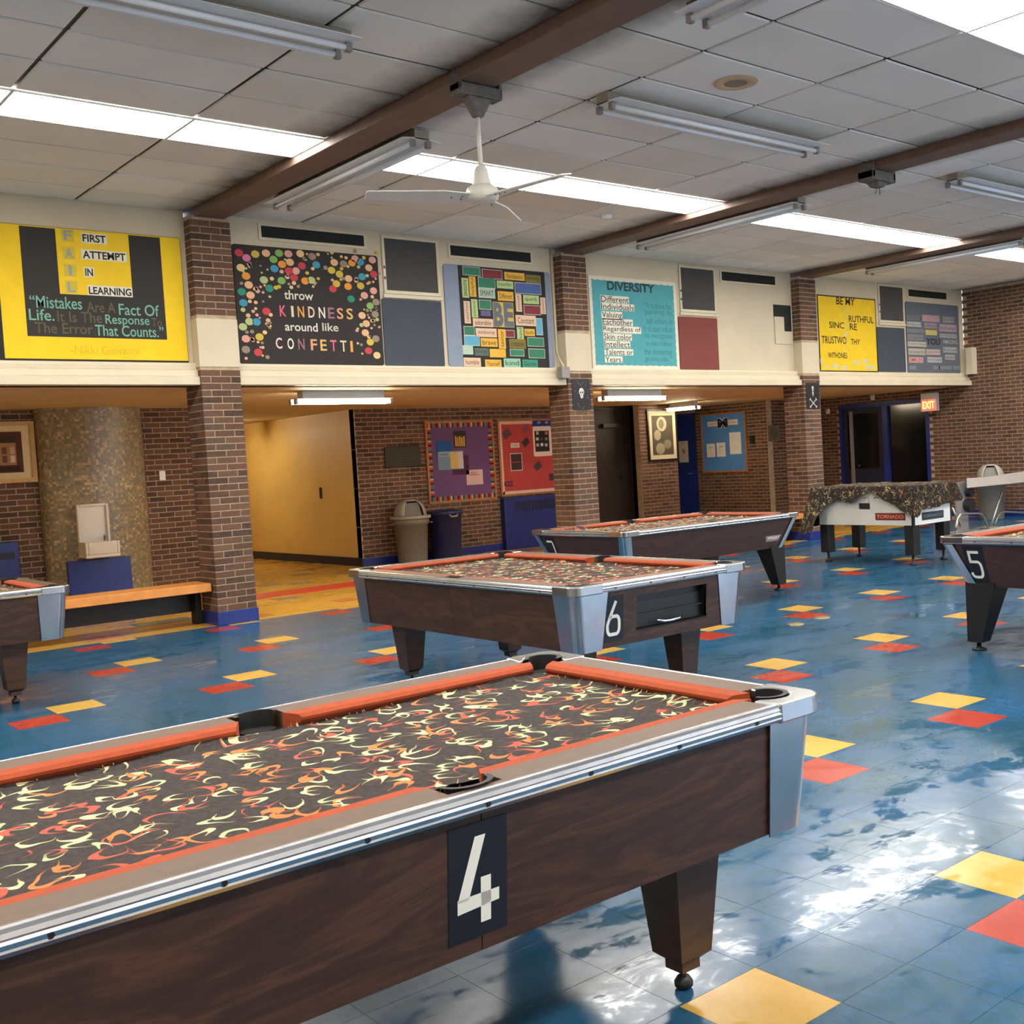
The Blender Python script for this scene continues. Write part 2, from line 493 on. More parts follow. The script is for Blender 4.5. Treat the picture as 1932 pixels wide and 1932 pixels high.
# ================================================================== STRUCTURE
CZ = 4.16                 # underside of the ceiling tiles
BAYS = 4.707              # beam / column spacing
def bc(k): return 4.577 + BAYS * k
XL, XR, YF, YB = bc(-2), 18.70, -4.5, 11.26
SOF = 2.42
T = .3048
TX0, TY0 = 2.0169, 1.8385
YBORDER = 11.12
def proj(P):
    d = Vector(P) - Vector((0, 0, CAMH)); z = d.dot(fw)
    if z < .05: return None
    return (CX + FPX * d.dot(rt) / z, CY - FPX * d.dot(up) / z, z)
def in_frame(P, pad=20):
    q = proj(P)
    return q is not None and -pad < q[0] < WPX + pad and -pad < q[1] < WPX + pad
# boxes of the big furniture, used only to leave out pieces that nothing of the picture shows
TABLES = [(.17, 2.445, 1.94, 3.185), (3.69, 5.07, 4.56, 7.06), (6.62, 9.09, 7.43, 8.82), (6.79, 9.26, 2.97, 4.36), (-.03, 2.27, 8.33, 9.62)]
def hidden_by_table(P):
    P = Vector(P); C = Vector((0, 0, CAMH))
    for x0, x1, y0, y1 in TABLES:
        for t in [i / 24 for i in range(1, 24)]:
            q = C + (P - C) * t
            if x0 < q.x < x1 and y0 < q.y < y1 and .46 < q.z < .80: return True
    return False

# ---- floor
floor = struct('floor', B(XL, XR, YF, YBORDER, -.08, -.0016), 'floor_base')
obj('corridor_floor', B(XL, 19.4, YBORDER, 21.3, -.08, 0), 'tile_corridor', floor)
def tile_mesh(name, mat):
    h = T / 2 - .0003; g = .0006
    vs = [(-h, -h, -.0016), (h, -h, -.0016), (h, h, -.0016), (-h, h, -.0016), (-h + g, -h + g, 0), (h - g, -h + g, 0), (h - g, h - g, 0), (-h + g, h - g, 0)]
    mb = MB().add(vs, [(4, 5, 6, 7), (0, 1, 5, 4), (1, 2, 6, 5), (2, 3, 7, 6), (3, 0, 4, 7)])
    return mb.mesh(name, M(mat))
tm = {c: tile_mesh('tile_' + c + '_piece', 'tile_' + c) for c in ('blue', 'yellow', 'red', 'grey', 'orange')}
def kind_of(i, j):
    if j % 5 == 0 and (i + ((j // 5) % 2)) % 4 == 0: return 'yellow'
    if (j + 1) % 5 == 0 and (i + 1 + (((j + 1) // 5) % 2)) % 4 == 0: return 'red'
    return 'blue'
def put_tile(kind, i, j, name):
    x0, x1 = TX0 + i * T, TX0 + (i + 1) * T; y0, y1 = TY0 + j * T, TY0 + (j + 1) * T
    sy = 1
    if y0 < YBORDER < y1: sy = (YBORDER - y0) / T; y1 = YBORDER
    o = bpy.data.objects.new(name, tm[kind]); o.location = ((x0 + x1) / 2, (y0 + y1) / 2, 0)
    o.scale = (1, sy, 1); o.rotation_euler = (random.uniform(-.0006, .0006), random.uniform(-.0006, .0006), 0)
    link(o, floor); return o
cand = []; rest = MB()
i0, i1 = int((XL - TX0) / T) - 1, int((XR - TX0) / T) + 1
j0, j1 = int((YF - TY0) / T) - 1, int((YBORDER - TY0) / T) + 1
for i in range(i0, i1 + 1):
    for j in range(j0, j1 + 1):
        x0, y0 = max(XL, TX0 + i * T), max(YF, TY0 + j * T); x1, y1 = min(XR, TX0 + (i + 1) * T), min(YBORDER, TY0 + (j + 1) * T)
        if x1 - x0 < .01 or y1 - y0 < .01: continue
        k = kind_of(i, j); c = ((x0 + x1) / 2, (y0 + y1) / 2, 0)
        full = (x1 - x0) > .303
        vis = in_frame(c, 60) and full and not hidden_by_table(c)
        if k != 'blue':
            if full and in_frame(c, 60): put_tile(k, i, j, k + '_tile')
            else: rest.box(x0, x1, y0, y1, -.0016, 0, M('tile_' + k))
        elif vis: cand.append((proj(c)[2], i, j))
        else: rest.box(x0 + .0004, x1 - .0004, y0 + .0004, y1 - .0004, -.0016, 0, M('tile_blue'))
cand.sort()
for d, i, j in cand[:300]: put_tile('blue', i, j, 'blue_tile')
for d, i, j in cand[300:]:
    rest.box(TX0 + i * T + .0004, TX0 + (i + 1) * T - .0004, TY0 + j * T + .0004, min(YBORDER, TY0 + (j + 1) * T) - .0004, -.0016, 0, M('tile_blue'))
tag(obj('tile_field', rest, 'tile_blue', floor), kind='stuff')
# corridor inlays on the same lattice, and the red band
for kind, i, j in [('orange', 13, 32), ('grey', 14, 41), ('grey', 15, 40), ('grey', 17, 44), ('orange', 18, 46), ('grey', 12, 35), ('orange', 4, 31), ('grey', 6, 33), ('grey', 7, 33), ('orange', 17, 33), ('grey', 20, 36), ('orange', 24, 34), ('orange', 9, 31), ('orange', 36, 32), ('grey', 30, 33)]:
    o = bpy.data.objects.new(kind + '_tile', tm[kind]); o.location = (TX0 + (i + .5) * T, TY0 + (j + .5) * T, .0016); link(o, floor)
obj('red_tape_band', B(4.95, 16.9, 12.98, 13.58, 0, .0022), 'red_tile_band', floor)
for px, py in ((1551.1, 1165.0), (1501.4, 1177.6)):
    q = onZ(px, py)
    o = obj('floor_socket_cover', MB().lathe([(0, .006), (.062, .006), (.07, .003), (.072, 0)], (q.x, q.y, 0), 24), 'brass', smooth=False)
    tag(o, 'round brass floor cover on blue tiles, ' + ('touching a red tile' if px > 1520 else 'standing clear of the red tile'), 'floor cover', 'brass floor covers')

# ---- ceiling: slab, tiles as pieces, beams, light panels
ceiling = struct('ceiling', MB().box(XL, XR, 3.42, YB + .14, CZ + .018, CZ + .12).box(XL, XR, YF, 3.42, CZ, CZ + .12), 'ceiling_grid')
obj('near_ceiling_field', B(XL, XR, YF, 3.41, CZ - .004, CZ - .0005), 'ceiling_tile', ceiling)
rows = [3.42 + .61 * k for k in range(13)] + [YB]
def ctile(w_, d_):
    h = .012; g = .006
    x, y = w_ / 2, d_ / 2
    vs = [(-x, -y, h), (x, -y, h), (x, y, h), (-x, y, h), (-x + g, -y + g, 0), (x - g, -y + g, 0), (x - g, y - g, 0), (-x + g, y - g, 0)]
    return MB().add(vs, [(4, 7, 6, 5), (0, 1, 5, 4), (1, 2, 6, 5), (2, 3, 7, 6), (3, 0, 4, 7), (0, 3, 2, 1)])
cm = {}
def ctile_mesh(w_, d_):
    key = (round(w_, 3), round(d_, 3))
    if key not in cm: cm[key] = ctile(w_, d_).mesh('ceiling_tile_piece', M('ceiling_tile'))
    return cm[key]
PANEL_ROWS = (0, 8)
PANEL_GAP = .58   # the strip lights beside the beams stand where the first panel would start
far_tiles = MB()
for k in range(-2, 4):
    c0 = bc(k)
    edges = [c0 + .15, c0 + 1.055, c0 + 2.275, c0 + 3.495, c0 + BAYS - .15]
    edges = [e for e in edges if e <= XR + .02]
    if edges and edges[-1] < XR - .2 and k == 2: edges.append(XR)
    for a, b in zip(edges, edges[1:]):
        if b - a < .05: continue
        for ri in range(len(rows) - 1):
            y0, y1 = rows[ri], rows[ri + 1]
            if ri in PANEL_ROWS:
                if abs(a - c0 - .15) > .01: continue
                o = bpy.data.objects.new('ceiling_tile', ctile_mesh(PANEL_GAP - .15 - .02, y1 - y0 - .026)); o.location = (c0 + (.15 + PANEL_GAP) / 2, (y0 + y1) / 2, CZ); link(o, ceiling)
                continue
            cc = ((a + b) / 2, (y0 + y1) / 2, CZ)
            near = in_frame(cc, 260)
            if near:
                o = bpy.data.objects.new('ceiling_tile', ctile_mesh(b - a - .026, y1 - y0 - .026))
                o.location = (cc[0], cc[1], CZ + random.uniform(-.002, .003))
                o.rotation_euler = (random.uniform(-.004, .004), random.uniform(-.002, .002), 0)
                link(o, ceiling)
            else:
                far_tiles.box(a + .008, b - .008, y0 + .008, y1 - .008, CZ, CZ + .012)
tag(obj('ceiling_tile_field', far_tiles, 'ceiling_tile', ceiling), kind='stuff')
for k in range(-1, 3):
    o = struct('ceiling_beam', B(bc(k) - .15, bc(k) + .15, YF, YB + .2, 4.085, CZ + .02), 'beam', bevel=.006)
    o['label'] = 'brown ceiling beam resting on the ' + {-1: 'wall left of the picture', 0: 'brick pillar beside the bench', 1: 'pillar with the white skull sign', 2: 'pillar with the crossed bones sign'}[k]
# glowing ceiling light panels, one tile wide
PROW = {0: 'near', 8: 'far'}
BAYN = {-2: 'far left bay', -1: 'bay left of the fan', 0: 'bay right of the fan', 1: 'bay above the foosball table', 2: 'bay at the right wall'}
for ri in (-8, 0, 8):
    y0 = 3.42 + .61 * ri; y1 = y0 + .61
    for k in range(-2, 3):
        c0 = bc(k)
        edges = [c0 + PANEL_GAP, c0 + 1.055, c0 + 2.275, c0 + 3.495, min(XR, c0 + BAYS - .15)]
        for n_, (a, b) in enumerate(zip(edges, edges[1:])):
            t = thing('light_panel', 'lit ceiling panel, %s of four, %s row, %s' % (('first', 'second', 'third', 'fourth')[n_], {-8: 'rear'}.get(ri, PROW.get(ri)), BAYN[k]), 'light panel', ((a + b) / 2, (y0 + y1) / 2, CZ - .02), group='lit panels set into the ceiling')
            obj('lens', B(a + .012, b - .012, y0 + .02, y1 - .02, CZ - .010, CZ - .006), 'panel_glow', t)
            fr = MB().box(a + .001, b - .001, y0 + .001, y0 + .02, CZ - .012, CZ - .0005).box(a + .001, b - .001, y1 - .02, y1 - .001, CZ - .012, CZ - .0005)
            fr.box(a + .001, a + .012, y0 + .02, y1 - .02, CZ - .012, CZ - .0005).box(b - .012, b - .001, y0 + .02, y1 - .02, CZ - .012, CZ - .0005)
            obj('frame', fr, 'fixture_white', t)

# ---- brick pieces
BL, BH, JT = .2032, .0677, .010
bm_face = MB().box(-.0966, .0966, -.003, .02, -.0288, .0288).mesh('brick_piece', M('brick'))
bm_full = {}
def brick_wall(parent, plane, at, u0, u1, z0, z1, holes=(), nmax=300, vis=None):
    """running-bond bricks, 6 mm proud of the mortar face; plane 'y' faces -Y (u=X), 'x' faces -X (u=-Y)"""
    out = []; n = 0
    z = z0; row = 0
    while z + BH <= z1 + .02:
        zz1 = min(z + BH, z1)
        off = 0 if row % 2 else BL / 2
        k0 = int((u0 - off) / BL) - 1
        for k in range(k0, int((u1 - off) / BL) + 2):
            a, b = max(u0, k * BL + off), min(u1, (k + 1) * BL + off)
            if b - a < .03: continue
            cu, cz = (a + b) / 2, (z + zz1) / 2
            if any(h[0] < cu < h[1] and h[2] < cz < h[3] for h in holes): continue
            P = (cu, at, cz) if plane == 'y' else (at, -cu, cz)
            ok = in_frame(P, 5) and (vis is None or vis(P))
            out.append((not ok, proj(P)[2] if proj(P) else 99, a, b, z, zz1, P, ok))
        z += BH; row += 1
    out.sort(key=lambda e: e[:2])
    rest = MB()
    for _, d, a, b, z, zz, P, ok in out:
        if ok and n < nmax:
            o = bpy.data.objects.new('brick', bm_face); o.location = P
            o.scale = ((b - a - JT) / .1932, 1, (zz - z - JT) / .0576)
            if plane == 'x': o.rotation_euler = (0, 0, -PI / 2)
            link(o, parent); n += 1
        else:
            c = JT / 2
            if plane == 'y': rest.box(a + c, b - c, at - .003, at + .02, z + c, zz - c)
            else: rest.box(at - .003, at + .02, -b + c, -a - c, z + c, zz - c)
    if rest.v: tag(obj('brick_field', rest, 'brick_joined', parent), kind='stuff')

# ---- columns
CW = .406
def column(k, nmax=300):
    x0 = bc(k) - CW / 2; y0 = 11.10
    core = struct('column_%d' % (k + 1), B(x0 + .004, x0 + CW - .004, y0 + .004, y0 + CW - .004, 0, 4.10), 'mortar')
    core['label'] = 'square brick pillar with cream band and blue base, ' + ('beside the wooden bench' if k == 0 else 'carrying the white skull sign' if k == 1 else 'carrying the crossed bones sign')
    obj('blue_base', B(x0 - .012, x0 + CW + .012, y0 - .012, y0 + CW + .012, 0, .135), 'blue_paint', core, bevel=.006)
    obj('cream_band', B(x0 - .005, x0 + CW + .005, y0 - .005, y0 + CW + .005, 2.60, 3.08), 'cream', core)
    lst = []; z = .135; row = 0; h = CW / 2; d = .10
    while z + BH < 4.09:
        if not (z + BH > 2.60 and z < 3.08):
            if row % 2:
                cells = [(0, h, 0, d), (h, CW, 0, d), (0, d, d, CW - d), (CW - d, CW, d, CW - d), (0, h, CW - d, CW), (h, CW, CW - d, CW)]
            else:
                cells = [(0, d, 0, h), (0, d, h, CW), (d, CW - d, 0, d), (CW - d, CW, 0, h), (CW - d, CW, h, CW), (d, CW - d, CW - d, CW)]
            for a, b, c, e in cells:
                a_, b_ = a + (JT / 2 if a > 0 else 0), b - (JT / 2 if b < CW - 1e-6 else 0)
                c_, e_ = c + (JT / 2 if c > 0 else 0), e - (JT / 2 if e < CW - 1e-6 else 0)
                front = c < .01 or a < .01
                lst.append((not front, c + a * .3, z, a_, b_, c_, e_))
        z += BH; row += 1
    lst.sort(key=lambda e: e[:3])
    rest = MB(); n = 0
    for fr, _, z, a, b, c, e in lst:
        X0, X1, Y0, Y1, Z0, Z1 = x0 + a, x0 + b, y0 + c, y0 + e, z + JT / 2, z + BH - JT / 2
        P = ((X0 + X1) / 2, (Y0 + Y1) / 2, (Z0 + Z1) / 2)
        if not fr and n < nmax and in_frame(P, 5):
            key = (round(b - a, 3), round(e - c, 3))
            if key not in bm_full:
                bm_full[key] = MB().box(-key[0] / 2, key[0] / 2, -key[1] / 2, key[1] / 2, -.0288, .0288).mesh('pillar_brick_piece', M('brick'))
            o = bpy.data.objects.new('brick', bm_full[key]); o.location = P; link(o, core); n += 1
        else: rest.box(X0, X1, Y0, Y1, Z0, Z1)
    tag(obj('brick_field', rest, 'brick_joined', core), kind='stuff')
    return core
cols_ = [column(k) for k in (0, 1, 2)]

# ---- upper back wall between the columns, ledge and soffit
segs = [(XL, bc(0) - CW / 2), (bc(0) + CW / 2, bc(1) - CW / 2), (bc(1) + CW / 2, bc(2) - CW / 2), (bc(2) + CW / 2, XR)]
for n_, (a, b) in enumerate(segs):
    struct('wall_back_%d' % (n_ + 1), B(a, b, YB, YB + .14, SOF, CZ + .02), 'cream')
    prof = [(YB, 2.645), (11.20, 2.645), (11.195, 2.62), (11.20, 2.585), (11.165, 2.57), (11.16, 2.515), (11.135, 2.505), (11.125, 2.495), (11.125, 2.425), (11.14, SOF), (YB, SOF)]
    mb = MB(); mb.prism([(y, z) for y, z in prof], a + (.002 if n_ else 0), b - .002, 'x')
    struct('trim_%d' % (n_ + 1), mb, 'cream_trim')
struct('ceiling_corridor', B(XL, 19.4, YB, 21.3, SOF, SOF + .1), 'soffit')
# wooden end block at right end of the ledge
obj_ = struct('trim_5', MB().box(18.52, 18.69, 11.0, 11.12, 2.62, 3.10).box(18.58, 18.69, 11.12, 11.26, 2.62, 3.10), 'cream_trim')

# ---- lower walls
wa = struct('wall_alcove', B(XL, 6.15, 14.606, 14.75, 0, SOF), 'mortar')
brick_wall(wa, 'y', 14.606, 1.9, 6.15, 0, SOF, vis=lambda P: P[0] > 2.6 and P[2] > .4 and P[0] < 5.6 and not 3.9 < P[0] < 4.85)
struct('wall_hall_left', B(6.01, 6.15, 14.75, 21.2, 0, SOF), 'dark_wood_door')
hy = struct('wall_hall_right', B(8.42, 8.56, 15.52, 21.2, 0, SOF), 'hall_yellow')
obj('block_joint', MB().box(8.4185, 8.42, 15.53, 21.1, .60, .606).box(8.4185, 8.42, 15.53, 21.1, 1.2, 1.206).box(8.4185, 8.42, 15.53, 21.1, 1.8, 1.806), 'hall_yellow', hy)
struct('baseboard_hall', B(8.40, 8.42, 15.52, 21.2, 0, .13), 'dark_blue')
struct('wall_hall_end', B(XL, 19.4, 21.2, 21.3, 0, SOF), 'hall_yellow')
ws = tag(obj('hall_switch', MB().box(8.405, 8.42, 16.72, 16.78, 1.06, 1.24), 'black'), 'small dark slot plate on the yellow hall wall', 'wall plate')
wb = struct('wall_boards', B(8.42, 13.0, 15.506, 15.65, 0, SOF), 'mortar')
brick_wall(wb, 'y', 15.506, 8.42, 13.0, .12, SOF, vis=lambda P: P[0] < 12.4)
struct('baseboard_boards', B(8.42, 13.0, 15.485, 15.506, 0, .12), 'blue_paint')
struct('wall_door_recess', MB().box(13.0, 13.1, 15.65, 16.0, 0, SOF).box(14.35, 14.45, 15.65, 16.0, 0, SOF).box(13.0, 14.45, 15.98, 16.05, 0, SOF), 'dark_wood_door')
d1 = struct('door_1', B(13.12, 14.33, 15.90, 15.95, 0, 2.36), 'dark_wood_door')
obj('door_frame', MB().box(13.1, 13.14, 15.88, 15.97, 0, 2.40).box(14.31, 14.35, 15.88, 15.97, 0, 2.40).box(13.14, 14.31, 15.88, 15.97, 2.36, 2.40), 'dark_wood_door', d1)
obj('door_closer', B(13.75, 14.25, 15.84, 15.90, 2.02, 2.10), 'black', d1)
obj('door_handle', MB().box(14.18, 14.24, 15.88, 15.90, 1.0, 1.18).cyl((14.2, 15.89, 1.08), (14.2, 15.83, 1.08), .012).cyl((14.2, 15.835, 1.08), (14.08, 15.835, 1.08), .012), 'bronze_plaque', d1)
wp = struct('wall_pier', B(14.35, 15.32, 15.506, 15.75, 0, SOF), 'mortar')
brick_wall(wp, 'y', 15.506, 14.35, 15.32, 0, SOF)
struct('wall_recess_back', B(14.35, 17.0, 18.4, 18.5, 0, SOF), 'mortar')
wx = struct('wall_athletics', B(17.006, 17.15, 14.65, 16.62, 0, SOF), 'mortar')
brick_wall(wx, 'x', 17.006, -16.62, -14.65, 0, SOF)
struct('wall_athletics_end', MB().box(17.006, 17.15, 17.58, 18.5, 0, SOF).box(17.006, 17.15, 16.62, 17.58, 2.3, SOF), 'mortar')
d2 = struct('door_2', B(17.03, 17.08, 16.66, 17.54, .01, 2.26), 'blue_door')
obj('door_frame', MB().box(17.0, 17.14, 16.62, 16.66, 0, 2.3).box(17.0, 17.14, 17.54, 17.58, 0, 2.3).box(17.0, 17.14, 16.66, 17.54, 2.26, 2.3), 'blue_paint', d2)
obj('door_handle', MB().cyl((17.03, 16.76, 1.02), (16.98, 16.76, 1.02), .014).cyl((16.985, 16.76, 1.02), (16.985, 16.88, 1.02), .012), 'steel', d2)
wd = struct('wall_dark', B(17.15, 18.72, 14.656, 14.8, 0, SOF), 'mortar')
brick_wall(wd, 'y', 14.656, 17.006, 18.7, 0, SOF)
# right wall with the blue double door
wr = struct('wall_right', MB().box(XR + .006, XR + .16, YF, 11.26, 0, CZ + .1).box(XR + .006, XR + .16, 11.26, 12.06, 0, SOF).box(XR + .006, XR + .16, 14.16, 14.66, 0, SOF).box(XR + .006, XR + .16, 12.06, 14.16, 2.26, SOF), 'mortar')
brick_wall(wr, 'x', XR + .006, -14.65, -8.6, 0, 4.15, holes=[(-14.16, -12.06, -1, 2.26), (-14.7, -11.2, SOF, 5)], vis=lambda P: P[2] > .9)
dd = struct('door_3', MB().box(XR - .02, XR + .1, 12.06, 12.13, 0, 2.26).box(XR - .02, XR + .1, 14.09, 14.16, 0, 2.26).box(XR - .02, XR + .1, 12.13, 14.09, 2.18, 2.26).box(XR - .01, XR + .08, 13.0, 13.12, 0, 2.18), 'blue_paint')
obj('glass_leaf', B(XR + .05, XR + .06, 12.13, 13.0, .02, 2.18), 'dark_glass', dd)
lf = obj('door_leaf', MB().box(XR + .02, XR + .06, 13.98, 14.09, .01, 2.18).box(XR + .02, XR + .06, 13.12, 13.24, .01, 2.18).box(XR + .02, XR + .06, 13.24, 13.98, .01, .95).box(XR + .02, XR + .06, 13.24, 13.98, 2.06, 2.18), 'dark_blue', dd)
obj('pane', B(XR + .035, XR + .042, 13.24, 13.98, .95, 2.06), 'dark_glass', lf)
obj('edge_strip', B(XR - .03, XR + .02, 13.84, 13.90, .01, 2.12), 'grey_gym', dd)
obj('door_knob', MB().cyl((XR + .02, 13.70, 1.02), (XR - .03, 13.70, 1.02), .022), 'chrome', dd)
struct('wall_vestibule', MB().box(XR + .9, XR + 1.0, 11.9, 14.4, 0, SOF).box(XR + .16, XR + .9, 11.9, 12.0, 0, SOF).box(XR + .16, XR + .9, 14.2, 14.3, 0, SOF), 'dark_wood_door')
obj('kick_board', B(XR - .004, XR + .006, YF, 12.06, 0, .12), 'blue_paint', wr)
# walls behind and left of the camera, plus guessed windows added for cool daylight
struct('wall_left', B(XL - .15, XL, YF, 21.3, 0, CZ + .1), 'cream')
wf = MB(); added_wins = [(6.2, 9.0), (9.6, 12.4), (13.0, 15.8)]
wf.box(XL, added_wins[0][0], YF - .15, YF, 0, CZ + .1)
for n_, (a, b) in enumerate(added_wins):
    wf.box(a, b, YF - .15, YF, 0, .95).box(a, b, YF - .15, YF, 3.15, CZ + .1)
    nx = added_wins[n_ + 1][0] if n_ + 1 < len(added_wins) else XR
    wf.box(b, nx, YF - .15, YF, 0, CZ + .1)
struct('wall_front', wf, 'cream')
for n_, (a, b) in enumerate(added_wins):
    mb = MB()
    for x in (a, (a + b) / 2 - .025, b - .05): mb.box(x, x + .05, YF - .12, YF - .04, .95, 3.15)
    for z in (.95, 2.0, 3.10): mb.box(a, b, YF - .12, YF - .04, z, z + .05)
    struct('window_%d' % (n_ + 1), mb, 'cream_trim')  # frames of the guessed openings that let the daylight in
# ================================================================== POOL TABLES (local: length along x, number end at -x)
PZ = .80
BED = .757
def arc(cx, cy, r, a0, a1, n):
    return [(cx + r * math.cos(math.radians(a0 + (a1 - a0) * i / n)), cy + r * math.sin(math.radians(a0 + (a1 - a0) * i / n))) for i in range(n + 1)]
DIG = {
 '4': [[(.62, 1.0), (.38, 1.0), (.02, .30), (.02, .17), (.58, .17), (.58, 0), (.80, 0), (.80, .17), (.98, .17), (.98, .30), (.80, .30), (.80, .50), (.58, .50), (.58, .30), (.27, .30)]],
 '7': [[(.05, 1.0), (.95, 1.0), (.95, .0), (.72, 0), (.72, .83), (.05, .83)]],
}
def stroke(pts, wd):
    """thick polyline outline (quad strip) in u,v"""
    L_, R_ = [], []
    n = len(pts)
    for i, (x, y) in enumerate(pts):
        a = pts[max(0, i - 1)]; b = pts[min(n - 1, i + 1)]
        dx, dy = b[0] - a[0], b[1] - a[1]; l = math.hypot(dx, dy) or 1
        L_.append((x - dy / l * wd / 2, y + dx / l * wd / 2)); R_.append((x + dy / l * wd / 2, y - dx / l * wd / 2))
    return L_ + R_[::-1]
def digit_strips(d):
    if d == '6':
        p = [(.66, 1.0), (.30, .62), (.13, .42), (.11, .26)] + arc(.30, .20, .19, 180, 270, 6)[0:] + [(.62, .01 + 0)] 
        out = [(.66, 1.0), (.42, .72), (.22, .48), (.12, .34)] + arc(.31, .25, .19, 180, 270, 5) + arc(.69, .25, .19, 270, 360, 5) + arc(.69, .38, .19, 0, 90, 5) + [(.40, .57), (.26, .50)]
        return [out]
    if d == '5':
        return [[(.86, .95), (.20, .95)], [(.205, 1.0), (.205, .58)], [(.15, .60), (.60, .60)] + arc(.66, .40, .20, 90, 0, 5) + arc(.66, .24, .20, 0, -90, 5) + arc(.34, .24, .20, 270, 190, 5)]
    if d == '7':
        return [[(.08, .93), (.60, .93)] + arc(.70, .80, .13, 70, 0, 4) + [(.83, 0)]]
    return []
def digit_mesh(d, u0, v0, w_, h_, place):
    """place(u,v,depth)->local coords"""
    mb = MB()
    polys = [[(x, y) for x, y in p] for p in DIG.get(d, [])] if d == '4' else []
    if d == '4':
        # as flat polygons: slanted stroke, bar, post
        quads = [[(.42, 1.0), (.66, 1.0), (.28, .30), (.03, .30)], [(.03, .34), (.97, .34), (.97, .20), (.03, .17)], [(.55, .52), (.78, .52), (.78, 0), (.55, 0)]]
        for qd in quads:
            mb.add([place(u0 + x * w_, v0 + y * h_, .003) for x, y in qd], [tuple(range(len(qd)))])
    for p in digit_strips(d):
        q = stroke([(x * w_, y * h_) for x, y in p], w_ * .17)
        n = len(q) // 2
        vs = [place(u0 + x, v0 + y, .003) for x, y in q]
        mb.add(vs, [(i, i + 1, 2 * n - 2 - i, 2 * n - 1 - i) for i in range(n - 1)])
    return mb

